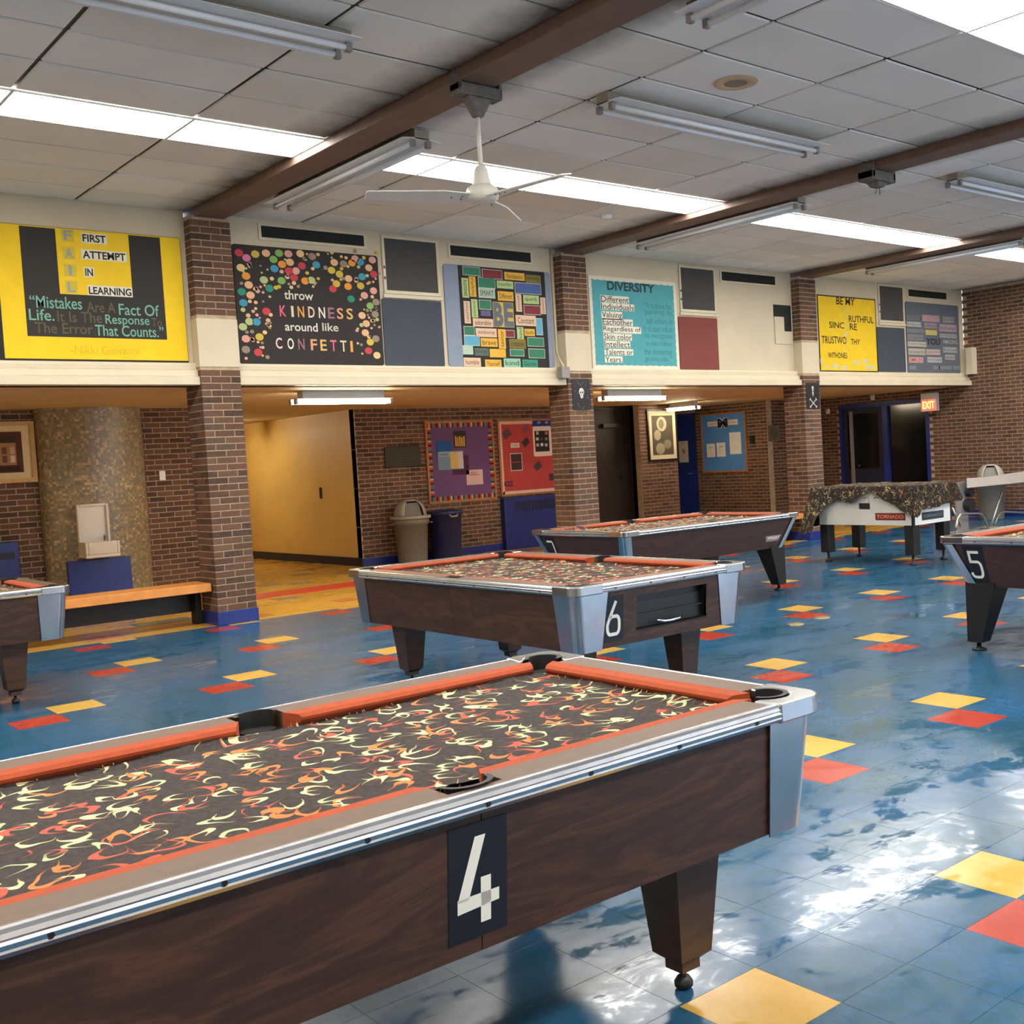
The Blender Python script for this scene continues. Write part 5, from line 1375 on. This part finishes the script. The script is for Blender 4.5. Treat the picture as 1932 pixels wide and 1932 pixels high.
# trash cans
def dome_can(label, loc, r, h, mat, lid, rz):
    t = thing('trash_can', label, 'trash can', (loc[0], loc[1], 0), group=None)
    x, y = loc
    obj('bin', MB().lathe([(0, 0), (r * .80, 0), (r * .82, .02), (r * .95, h * .86), (r * 1.04, h * .865), (r * 1.05, h), (r * .98, h)], (x, y, 0), 28), mat, t, smooth=True)
    for q in (0, PI):
        a = q + rz + PI / 2
        c = Vector((x + r * 1.05 * math.cos(a), y + r * 1.05 * math.sin(a), h * .88)); s = Vector((-math.sin(a), math.cos(a), 0))
        o_ = Vector((math.cos(a), math.sin(a), 0))
        obj('handle', MB().tube([c - s * .07, c - s * .06 + o_ * .035, c + s * .06 + o_ * .035, c + s * .07], .012, 8), mat, t, smooth=True)
    ld = obj('lid_rim', MB().lathe([(r * 1.0, h - .01), (r * 1.14, h - .01), (r * 1.15, h + .03), (r * .98, h + .04), (r * .9, h + .03)], (x, y, 0), 28), lid, t, smooth=True)
    # dome with an opening on one side
    vs = []; fs = []; nu, nv = 28, 8; keep = {}
    for j in range(nv + 1):
        e = PI / 2 * j / nv
        for i in range(nu):
            a = 2 * PI * i / nu
            vs.append((x + r * .92 * math.cos(e) ** .8 * math.cos(a) if j < nv else x, y + r * .92 * math.cos(e) ** .8 * math.sin(a) if j < nv else y, h + .03 + r * .95 * math.sin(e)))
    for j in range(nv):
        for i in range(nu):
            a = 2 * PI * (i + .5) / nu; dlt = (a - rz + PI) % (2 * PI) - PI
            if abs(dlt) < .62 and 0 <= j <= 5: continue
            fs.append((j * nu + i, j * nu + (i + 1) % nu, (j + 1) * nu + (i + 1) % nu, (j + 1) * nu + i))
    dm = obj('dome', MB().add(vs, fs), lid, t, smooth=True)
    s_ = dm.modifiers.new('thickness', 'SOLIDIFY'); s_.thickness = .012
    # swing flap set back in the opening
    a = rz; n_ = Vector((math.cos(a), math.sin(a), 0)); s = Vector((-math.sin(a), math.cos(a), 0)); c = Vector((x, y, 0)) + n_ * r * .62
    obj('flap', MB().add([c - s * r * .5 + Vector((0, 0, h + .03)), c + s * r * .5 + Vector((0, 0, h + .03)), c + s * r * .42 - n_ * r * .3 + Vector((0, 0, h + r * .85)), c - s * r * .42 - n_ * r * .3 + Vector((0, 0, h + r * .85))], [(0, 1, 2, 3)]), 'grey_plastic', t)
    return t
dome_can('tall grey trash can with pale domed lid beside the blue bin', (9.08, 15.14), .275, .70, 'grey_plastic', 'grey_plastic_light', math.radians(-105))
dome_can('grey trash can with domed lid by the right brick wall', (18.0, 10.42), .26, .70, 'grey_plastic', 'grey_plastic_light', math.radians(-150))
t = thing('recycling_bin', 'open dark blue bin with white handles right of the grey trash can', 'bin', (9.72, 15.16, 0))
obj('bin', MB().lathe([(0, 0), (.215, 0), (.225, .02), (.262, .70), (.285, .705), (.285, .76), (.262, .77), (.25, .76), (.22, .1), (0, .1)], (9.72, 15.16, 0), 28), 'blue_plastic', t, smooth=True)
for a in (-30, -95):
    q = math.radians(a); c = Vector((9.72 + .285 * math.cos(q), 15.16 + .285 * math.sin(q), .68)); s = Vector((-math.sin(q), math.cos(q), 0)); o_ = Vector((math.cos(q), math.sin(q), 0))
    obj('handle', MB().tube([c - s * .07 + Vector((0, 0, .03)), c - s * .05 + o_ * .03, c + s * .05 + o_ * .03, c + s * .07 + Vector((0, 0, .03))], .013, 8), 'grey_plastic_light', t, smooth=True)
# framed black-and-white picture on the pier
t, ri, Yi = framed('framed_picture', 'dark framed black and white photo print on the brick pier', 'picture', 'y', BW, (14.54, 15.32, 1.34, 2.33), 'black', .035, flat(206, 196, 166))
u0, u1, v0, v1 = ri; iu0, iu1, iv0, iv1 = u0 + .08, u1 - .08, v0 + .08, v1 - .09
card(t, 'y', Yi, (iu0, iu1, iv0, iv1), flat(70, 64, 52), .002, 'photo')
def blob(cx, cz, rx, rz_, c_, d, nm):
    obj(nm, MB().add([(cx + rx * math.cos(2 * PI * i / 20), Yi - .002 - d, cz + rz_ * math.sin(2 * PI * i / 20)) for i in range(20)], [tuple(range(20))]), flat(*c_), t)
mx = (iu0 + iu1) / 2
blob(mx - .02, iv1 - .16, .13, .14, (168, 158, 132), .001, 'round_shape'); blob(mx - .03, iv1 - .16, .07, .09, (104, 94, 76), .002, 'round_shape')
blob(mx - .14, iv0 + .38, .09, .10, (150, 142, 120), .001, 'pale_shape'); blob(mx - .08, iv0 + .12, .12, .11, (140, 132, 112), .0015, 'pale_shape'); blob(mx + .12, iv0 + .20, .10, .09, (118, 110, 92), .001, 'pale_shape')
# athletics board on the side wall
t, ri, Xi = framed('bulletin_board', 'bright blue bulletin board with letter M emblem and white notices', 'bulletin board', 'x', 17.0, (-16.45, -15.19, 1.025, 2.25), 'oak_frame', .035, flat(78, 138, 206))
def pinx(x0, y0, x1, y1, c_, nm, d=0):
    r_ = rectX(cT, x0, y0, x1, y1, Xi); card(t, 'x', Xi - d, r_, flat(*c_), .002, nm); return r_
a_ = pinx(482, 485, 605, 545, (236, 226, 214), 'name_strip'); text('ATHLETES', t, 'x', Xi - .003, (a_[0] + .03, a_[1] - .03, a_[2] + .04, a_[3] - .04), flat(120, 110, 110), .0)
a_ = pinx(728, 460, 850, 525, (236, 226, 214), 'name_strip'); text('CORNER', t, 'x', Xi - .003, (a_[0] + .03, a_[1] - .03, a_[2] + .04, a_[3] - .04), flat(160, 120, 110), .0)
a_ = rectX(cT, 605, 445, 728, 560, Xi)
text('M', t, 'x', Xi - .002, (a_[0] - .01, a_[1] + .01, a_[2] - .01, a_[3] + .01), flat(222, 222, 224), .12, name='emblem_outline')
text('M', t, 'x', Xi - .004, (a_[0], a_[1], a_[2], a_[3]), flat(36, 38, 44), .05, name='emblem')
for x0, y0, x1, y1 in ((475, 755, 575, 918), (595, 742, 700, 912), (752, 615, 890, 880)):
    a_ = pinx(x0, y0, x1, y1, (240, 238, 230), 'notice')
    if x0 < 700:
        h_ = a_[3] - a_[2]
        text('NEW', t, 'x', Xi - .003, (a_[0] + .07, a_[1] - .05, a_[3] - h_ * .33, a_[3] - h_ * .24), flat(70, 70, 74), .01)
        for q in (.45, .58, .72): card(t, 'x', Xi - .002, (a_[0] + .06, a_[1] - .06, a_[3] - h_ * q - .008, a_[3] - h_ * q), flat(222, 206, 160), .0008, 'text_line')
# paper on the blue door
t = thing('door_notice', 'white notice with yellow heading taped on the blue door', 'notice', (17.03, 16.95, 1.27))
card(t, 'x', 17.029, (-17.18, -16.90, 1.265, 1.72), flat(240, 236, 220), .002, 'sheet')
card(t, 'x', 17.027, (-17.12, -16.98, 1.66, 1.69), flat(226, 206, 70), .001, 'heading_bar'); card(t, 'x', 17.027, (-17.08, -17.0, 1.45, 1.56), flat(214, 140, 110), .001, 'picture_spot', skew=.5)
# small things on the side walls
o = obj('fire_alarm', MB().box(16.93, 17.0, 14.98, 15.06, 1.58, 1.74).lathe([(0, .02), (.03, .02), (.035, 0)], (16.93, 15.02, 1.70), 10), 'bronze_plaque'); tag(o, 'small bronze device on the brick wall right of the blue board', 'wall device')
t = thing('diamond_sign', 'pale grey sign with nested diamond lines on the dark brick wall', 'sign', (17.14, 14.65, 1.62))
obj('plate', B(16.93 + .08, 17.36, 14.63, 14.648, 1.60, 1.92), flat(116, 106, 88), t)
for k in range(4):
    z = 1.76; r_ = .13 - k * .032; cx = 17.19
    mb = MB()
    for (a, b), (c, d) in (((cx - r_, z), (cx, z + r_)), ((cx, z + r_), (cx + r_, z)), ((cx + r_, z), (cx, z - r_)), ((cx, z - r_), (cx - r_, z))):
        mb.add([(p, 14.6295, q) for p, q in stroke([(a, b), (c, d)], .010)], [(0, 1, 2, 3)])
    obj('diamond_line', mb, flat(74, 64, 52), t)
t = thing('exit_sign', 'red glowing exit sign above the blue double door', 'exit sign', (18.62, 11.98, 2.0))
obj('housing', B(18.60, 18.69, 11.82, 12.16, 2.0, 2.345), 'white_plastic', t)
obj('red_face', B(18.592, 18.60, 11.835, 12.145, 2.015, 2.225), 'exit_glow', t)
text('EXIT', t, 'x', 18.590, (-12.12, -11.86, 2.05, 2.19), 'exit_letter_glow', .02)
for y, z, lab in ((13.30, 2.36, 'small white sensor above the blue double door'), (14.42, 2.16, 'small tan box on the wall left of the double door')):
    t = thing('wall_sensor', lab, 'sensor', (18.68, y, z)); obj('body', MB().box(18.64, 18.69, y - .04, y + .04, z - .05, z + .05), 'enamel', t, bevel=.01); obj('lens', MB().lathe([(0, .012), (.02, .01), (.024, 0)], (18.638, y, z), 10), 'grey_gym', t)
# ---------------- alcove on the left
t = thing('mosaic_pillar', 'wide rounded pillar covered in tiny tan and grey mosaic tiles', 'pillar', (4.32, 14.60, 0))
n = 24; pts = [(4.32 + .62 * math.cos(a), 14.59 - .28 * math.sin(a)) for a in [PI * i / n for i in range(n + 1)]]
obj('shaft', MB().prism(pts, .001, SOF - .001, 'z'), 'mosaic', t, smooth=False)
t['label'] = 'wide rounded pillar covered in tiny tan and grey mosaic behind the drinking fountain'
FY = 14.31
t = thing('drinking_fountain', 'white wall-mounted drinking fountain with tall back on the mosaic pillar', 'drinking fountain', (4.15, FY, .62))
r_ = rectY(cL, 558, 812, 790, 1200, FY)
a0, a1, b0, b1 = r_[0], r_[1], r_[2], r_[3]
obj('back_plate', MB().box(a0, a1, FY - .03, FY, b0 + .1, b1), 'enamel', t, bevel=.012)
obj('back_rim', MB().box(a0, a0 + .03, FY - .07, FY - .03, b0 + .15, b1).box(a1 - .03, a1, FY - .07, FY - .03, b0 + .15, b1).box(a0 + .03, a1 - .03, FY - .07, FY - .03, b1 - .03, b1), 'enamel', t, bevel=.01)
obj('basin', MB().box(a0, a1 + .03, FY - .30, FY - .0, b0, b0 + .04).box(a0, a0 + .03, FY - .30, FY, b0 + .04, b0 + .19).box(a1, a1 + .03, FY - .30, FY, b0 + .04, b0 + .19).box(a0 + .03, a1, FY - .30, FY - .27, b0 + .04, b0 + .19), 'enamel', t, bevel=.01)
obj('spout', MB().tube([(a1 - .07, FY - .05, b0 + .19), (a1 - .07, FY - .08, b0 + .25), (a1 - .09, FY - .12, b0 + .25)], .01, 8), 'chrome', t, smooth=True)
t = thing('fountain_cabinet', 'dark blue cabinet below the white drinking fountain', 'cabinet', (4.12, FY, 0))
r_ = rectY(cL, 487, 1213, 953, 1440, FY)
obj('body', B(r_[0], r_[1], FY - .05, FY - .003, 0, r_[3]), 'blue_paint', t, bevel=.008); obj('door_line', B(r_[0] + .02, r_[1] - .02, FY - .053, FY - .05, .06, r_[3] - .04), 'blue_paint', t)
t = thing('wall_cabinet', 'dark blue cabinet on the brick wall under the gold framed picture', 'cabinet', (2.6, 14.6, 0))
r_ = rectY(cL, 0, 1092, 145, 1360, 14.4)
obj('body', B(2.0, r_[1], 14.4, 14.598, 0, r_[3]), 'blue_paint', t, bevel=.008); obj('vent_slot', B(r_[1] - .22, r_[1] - .05, 14.394, 14.40, r_[3] - .20, r_[3] - .12), 'dark_blue', t)
t, ri, Yi = framed('framed_picture', 'gold framed team photo with cream mat on the alcove brick wall', 'picture', 'y', 14.6, (2.35, 3.69, 1.56, 2.28), 'gold_frame', .05, flat(226, 206, 160), th=.05)
u0, u1, v0, v1 = ri
card(t, 'y', Yi, (u0 + .08, u1 - .09, v0 + .07, v1 - .07), flat(86, 50, 38), .003, 'inner_mat'); card(t, 'y', Yi - .003, (u0 + .15, u1 - .16, v0 + .16, v1 - .12), flat(168, 132, 92), .002, 'photo')
card(t, 'y', Yi - .005, (u0 + .15, u1 - .16, v1 - .20, v1 - .12), flat(60, 48, 40), .001, 'photo_top'); card(t, 'y', Yi - .003, (u0 + .12, u1 - .13, v0 + .09, v0 + .14), flat(40, 26, 20), .002, 'caption_strip')
rr = random.Random(9)
for i in range(16): blob_x = u1 - .2 - (i % 8) * .085; obj('player_figure', B(blob_x - .025, blob_x + .025, Yi - .007, Yi - .005, v0 + .19 + (i // 8) * .10, v0 + .27 + (i // 8) * .10), flat(*rr.choice([(214, 170, 140), (196, 90, 80), (120, 70, 60), (226, 206, 180)])), t)
card(t, 'y', Yi, (u1 - .50, u1 - .40, v0 + .015, v0 + .05), flat(150, 130, 90), .003, 'title_tag')
o = obj('wall_switch', MB().box(5.0, 5.075, 14.585, 14.599, 1.56, 1.68).box(5.025, 5.05, 14.58, 14.585, 1.60, 1.64), 'white_plastic'); tag(o, 'white switch plate on the brick wall left of the first pillar', 'switch')
r_ = rectY(cL, 1158, 575, 1205, 640, 14.6)
for v in o.data.vertices: v.co.x += (r_[0] + r_[1]) / 2 - 5.0375; v.co.z += (r_[2] + r_[3]) / 2 - 1.62
# benches between the pillars
def bench(label, x0, x1):
    t = thing('wooden_bench', label, 'bench', ((x0 + x1) / 2, 11.4, 0), group='built-in wooden benches')
    for i in range(3):
        y = 11.19 + i * .135; obj('seat_slat', B(x0, x1, y, y + .131, .345, .43), 'bench_wood', t, bevel=.006)
    obj('apron', B(x0, x1, 11.60, 11.63, .12, .345), 'black', t)
    for x in (x0 + .1, x1 - .04): obj('support', B(x - .03, x + .03, 11.46, 11.60, 0, .345), 'black', t)
bench('long honey-coloured wooden bench left of the first brick pillar', 1.9, 4.36)
bench('honey-coloured wooden bench left of the third brick pillar', 10.9, 13.76)

# ================================================================== FOOSBALL TABLE
fx0, fx1, fy0, fy1 = 11.28, 12.09, 7.54, 8.95
zb, zt_ = .475, .90
t = thing('foosball_table', 'grey foosball table on black legs under a patterned cloth', 'foosball table', ((fx0 + fx1) / 2, (fy0 + fy1) / 2, 0))
obj('side_panel', B(fx0, fx0 + .03, fy0, fy1, zb, zt_), 'foos_grey', t); obj('side_panel', B(fx1 - .03, fx1, fy0, fy1, zb, zt_), 'foos_grey', t)
obj('end_panel', B(fx0 + .03, fx1 - .03, fy0, fy0 + .03, zb, zt_), 'white_plastic', t); obj('end_panel', B(fx0 + .03, fx1 - .03, fy1 - .03, fy1, zb, zt_), 'foos_grey', t)
obj('playing_field', B(fx0 + .03, fx1 - .03, fy0 + .03, fy1 - .03, zb + .15, zb + .17), flat(40, 110, 60), t); obj('bottom', B(fx0 + .03, fx1 - .03, fy0 + .03, fy1 - .03, zb, zb + .02), 'black', t)
for x in (fx0 - .004, fx1 - .026):
    for y in (fy0 - .004, fy1 - .026): obj('corner_strip', B(x, x + .03, y, y + .03, zb, zt_), 'black', t)
for x in (11.36, 12.01):
    for y in (7.62, 8.87):
        l_ = obj('leg', B(x - .065, x + .065, y - .065, y + .065, .12, zb), 'black', t, bevel=.006)
        obj('leveler', MB().lathe([(0, 0), (.042, 0), (.045, .02), (.016, .035), (.014, .12), (0, .12)], (x, y, 0), 12), 'black_rubber', l_, smooth=True)
for i in range(8):
    y = fy0 + .16 + i * .155; obj('rod', MB().cyl((fx0 - .10, y, zt_ - .09), (fx1 + .10, y, zt_ - .09), .008, 8), 'chrome', t); obj('rod_handle', MB().cyl((fx1 + .10, y, zt_ - .09), (fx1 + .21, y, zt_ - .09), .017, 8), 'black', t)
cF = crop(1520, 900, 6.44)
r_ = rectX(cF, 652, 318, 780, 390, fx0); obj('coin_slot', B(fx0 - .004, fx0, -r_[1], -r_[0], r_[2], r_[3]), 'vent_dark', t)
r_ = rectX(cF, 848, 438, 1212, 525, fx0); card(t, 'x', fx0, r_, flat(96, 30, 24), .003, 'name_plate'); text('TORNADO', t, 'x', fx0 - .004, (r_[0] + .02, r_[1] - .02, r_[2] + .02, r_[3] - .02), flat(206, 110, 80), .03)
r_ = rectY(cF, 1410, 415, 1675, 510, fy0); card(t, 'y', fy0, r_, flat(40, 52, 58), .003, 'name_plate'); text('TORNADO', t, 'y', fy0 - .004, (r_[0] + .03, r_[1] - .03, r_[2] + .03, r_[3] - .03), flat(92, 104, 110), .03)
# draped cover
def drape():
    o_ = .05; x0, x1, y0, y1 = fx0 - o_, fx1 + o_, fy0 - o_, fy1 + o_; zt = zt_ + .045
    per = []
    n = 34
    # perimeter from far corner of the -X side to the near corner, then along -Y, +X, +Y
    def hang(side, s):
        if side == 0:   # -X side, s 0 far .. 1 near
            pts = [(0, .58), (.09, .54), (.15, .22), (.26, .15), (.42, .19), (.55, .06), (.60, .045), (.72, .14), (.85, .24), (1, .36)]
        elif side == 1: pts = [(0, .36), (.12, .28), (.5, .27), (.8, .23), (1, .22)]
        elif side == 2: pts = [(0, .22), (.5, .24), (1, .3)]
        else: pts = [(0, .3), (.6, .3), (1, .58)]
        for (a, b), (c, d) in zip(pts, pts[1:]):
            if a <= s <= c: return b + (d - b) * (s - a) / (c - a)
        return pts[-1][1]
    corners = [(x0, y1), (x0, y0), (x1, y0), (x1, y1), (x0, y1)]
    outw = [(-1, 0), (0, -1), (1, 0), (0, 1)]
    for sd in range(4):
        a, b = corners[sd], corners[sd + 1]; m = n if sd % 2 == 0 else 20
        for i in range(m):
            s = i / m; per.append((a[0] + (b[0] - a[0]) * s, a[1] + (b[1] - a[1]) * s, outw[sd], hang(sd, s), s, sd))
    vs = []; fs = []; K = 9; N = len(per)
    for k in range(K):
        for i, (x, y, ow, h, s, sd) in enumerate(per):
            f = k / (K - 1)
            cornerness = max(0, 1 - min(s, 1 - s) * 9)
            fold = .018 * math.sin(i * 1.3) * f + .012 * mnoise.noise((i * .6, k * .5, 3)) * f
            ox_, oy_ = ow
            if cornerness > 0:
                cxn, cyn = (x - (x0 + x1) / 2), (y - (y0 + y1) / 2)
                l = math.hypot(cxn, cyn); ox_, oy_ = ow[0] * (1 - cornerness) + cxn / l * cornerness, ow[1] * (1 - cornerness) + cyn / l * cornerness
            far = sd == 0 and s < .12 or sd == 3 and s > .85
            out = fold + .02 * f + (.16 * f if far else .05 * f * cornerness)
            vs.append((x + ox_ * out, y + oy_ * out, zt - h * f - .01 * f * f + .008 * mnoise.noise((x * 9, y * 9, k)) * (1 if k else 0)))
    for k in range(K - 1):
        for i in range(N):
            j = (i + 1) % N; fs.append((k * N + i, k * N + j, (k + 1) * N + j, (k + 1) * N + i))
    # top: rings shrinking to the centre, gently rumpled
    base = len(vs); R = 6; cxm, cym = (x0 + x1) / 2, (y0 + y1) / 2
    for r in range(1, R + 1):
        q = 1 - r / R
        for i, (x, y, *_r) in enumerate(per):
            X, Y = cxm + (x - cxm) * q, cym + (y - cym) * q
            vs.append((X, Y, zt + .014 * mnoise.noise((X * 7, Y * 7, 5)) + .012))
    prev = 0
    for r in range(R):
        cur = base + r * N
        for i in range(N):
            j = (i + 1) % N; fs.append((prev + i, cur + i, cur + j, prev + j))
        prev = cur
    o = obj('cloth_cover', MB().add(vs, fs), 'speckle_cloth', None, smooth=True)
    tag(o, 'dark patterned cloth draped crookedly over the foosball table', 'cloth')
drape()
# ================================================================== FOLDING TABLE AT THE RIGHT EDGE
t = thing('ping_pong_table', 'grey folding table leaf on tube legs cut by the right picture edge', 'folding table', (16.3, 9.1, 0))
vs = []; n = 14
for i in range(n + 1):
    f = i / n; x = 14.88 + 2.7 * f; rise = .0 if f < .2 else (f - .2) ** 1.5 * .05; sag = -.012 * math.sin(min(1, f / .45) * PI)
    for y, z in ((9.0, .725 - .02 * f), (9.22, .855 + sag + rise), (9.24, .847 + sag + rise), (9.02, .712 - .02 * f)): vs.append((x + (y - 9.0) * 1.65, y, z))
fs = [(0, 1, 2, 3), tuple(n * 4 + q for q in (3, 2, 1, 0))]
for i in range(n):
    for q in range(4): fs.append((i * 4 + q, (i + 1) * 4 + q, (i + 1) * 4 + (q + 1) % 4, i * 4 + (q + 1) % 4))
obj('table_leaf', MB().add(vs, fs), 'grey_gym', t, smooth=False)
cV = crop(1780, 840, 10.73)
def pv(x, y, Y=9.12): return onY(*cV(x, y), Y)
def ground(p): return Vector((p.x, p.y, .012))
a, b, c, d = pv(255, 1650), pv(330, 1400), pv(760, 1395), pv(900, 1660)
obj('leg_frame', MB().tube([ground(a), a, pv(285, 1490), b + Vector((.02, 0, .0)), pv(420, 1385), pv(700, 1385), c, pv(820, 1470), d, ground(d)], .017, 8), 'tube_metal', t, smooth=True)
a2 = pv(1040, 1560); obj('leg_frame', MB().tube([ground(a2), a2, pv(1095, 1440), pv(1160, 1365), pv(1240, 1350), pv(1631, 1365), pv(2000, 1380), ground(pv(2100, 1500))], .017, 8), 'tube_metal', t, smooth=True)
obj('brace', MB().cyl(pv(180, 1265, 9.2), pv(340, 1640, 9.2), .015, 8), 'tube_metal', t, smooth=True); obj('brace', MB().cyl(pv(1180, 950, 9.05), pv(960, 1650, 9.05), .016, 8), 'tube_metal', t, smooth=True)
obj('centre_post', MB().box(pv(500, 1000).x, pv(655, 1000).x, 9.26, 9.34, .05, .80), 'grey_gym', t); obj('base_bar', B(pv(300, 1660).x, pv(900, 1660).x, 9.25, 9.35, .0, .06), 'grey_gym', t)
for x, y, r in ((530, 1210, .10), (540, 950, .07)):
    p = pv(x, y, 9.2); obj('wheel', MB().cyl((p.x, 9.16, p.z), (p.x, 9.25, p.z), r, 18), 'black_rubber', t)
p0, p1 = pv(250, 1230, 9.7), pv(460, 1380, 9.7)
flush_text()
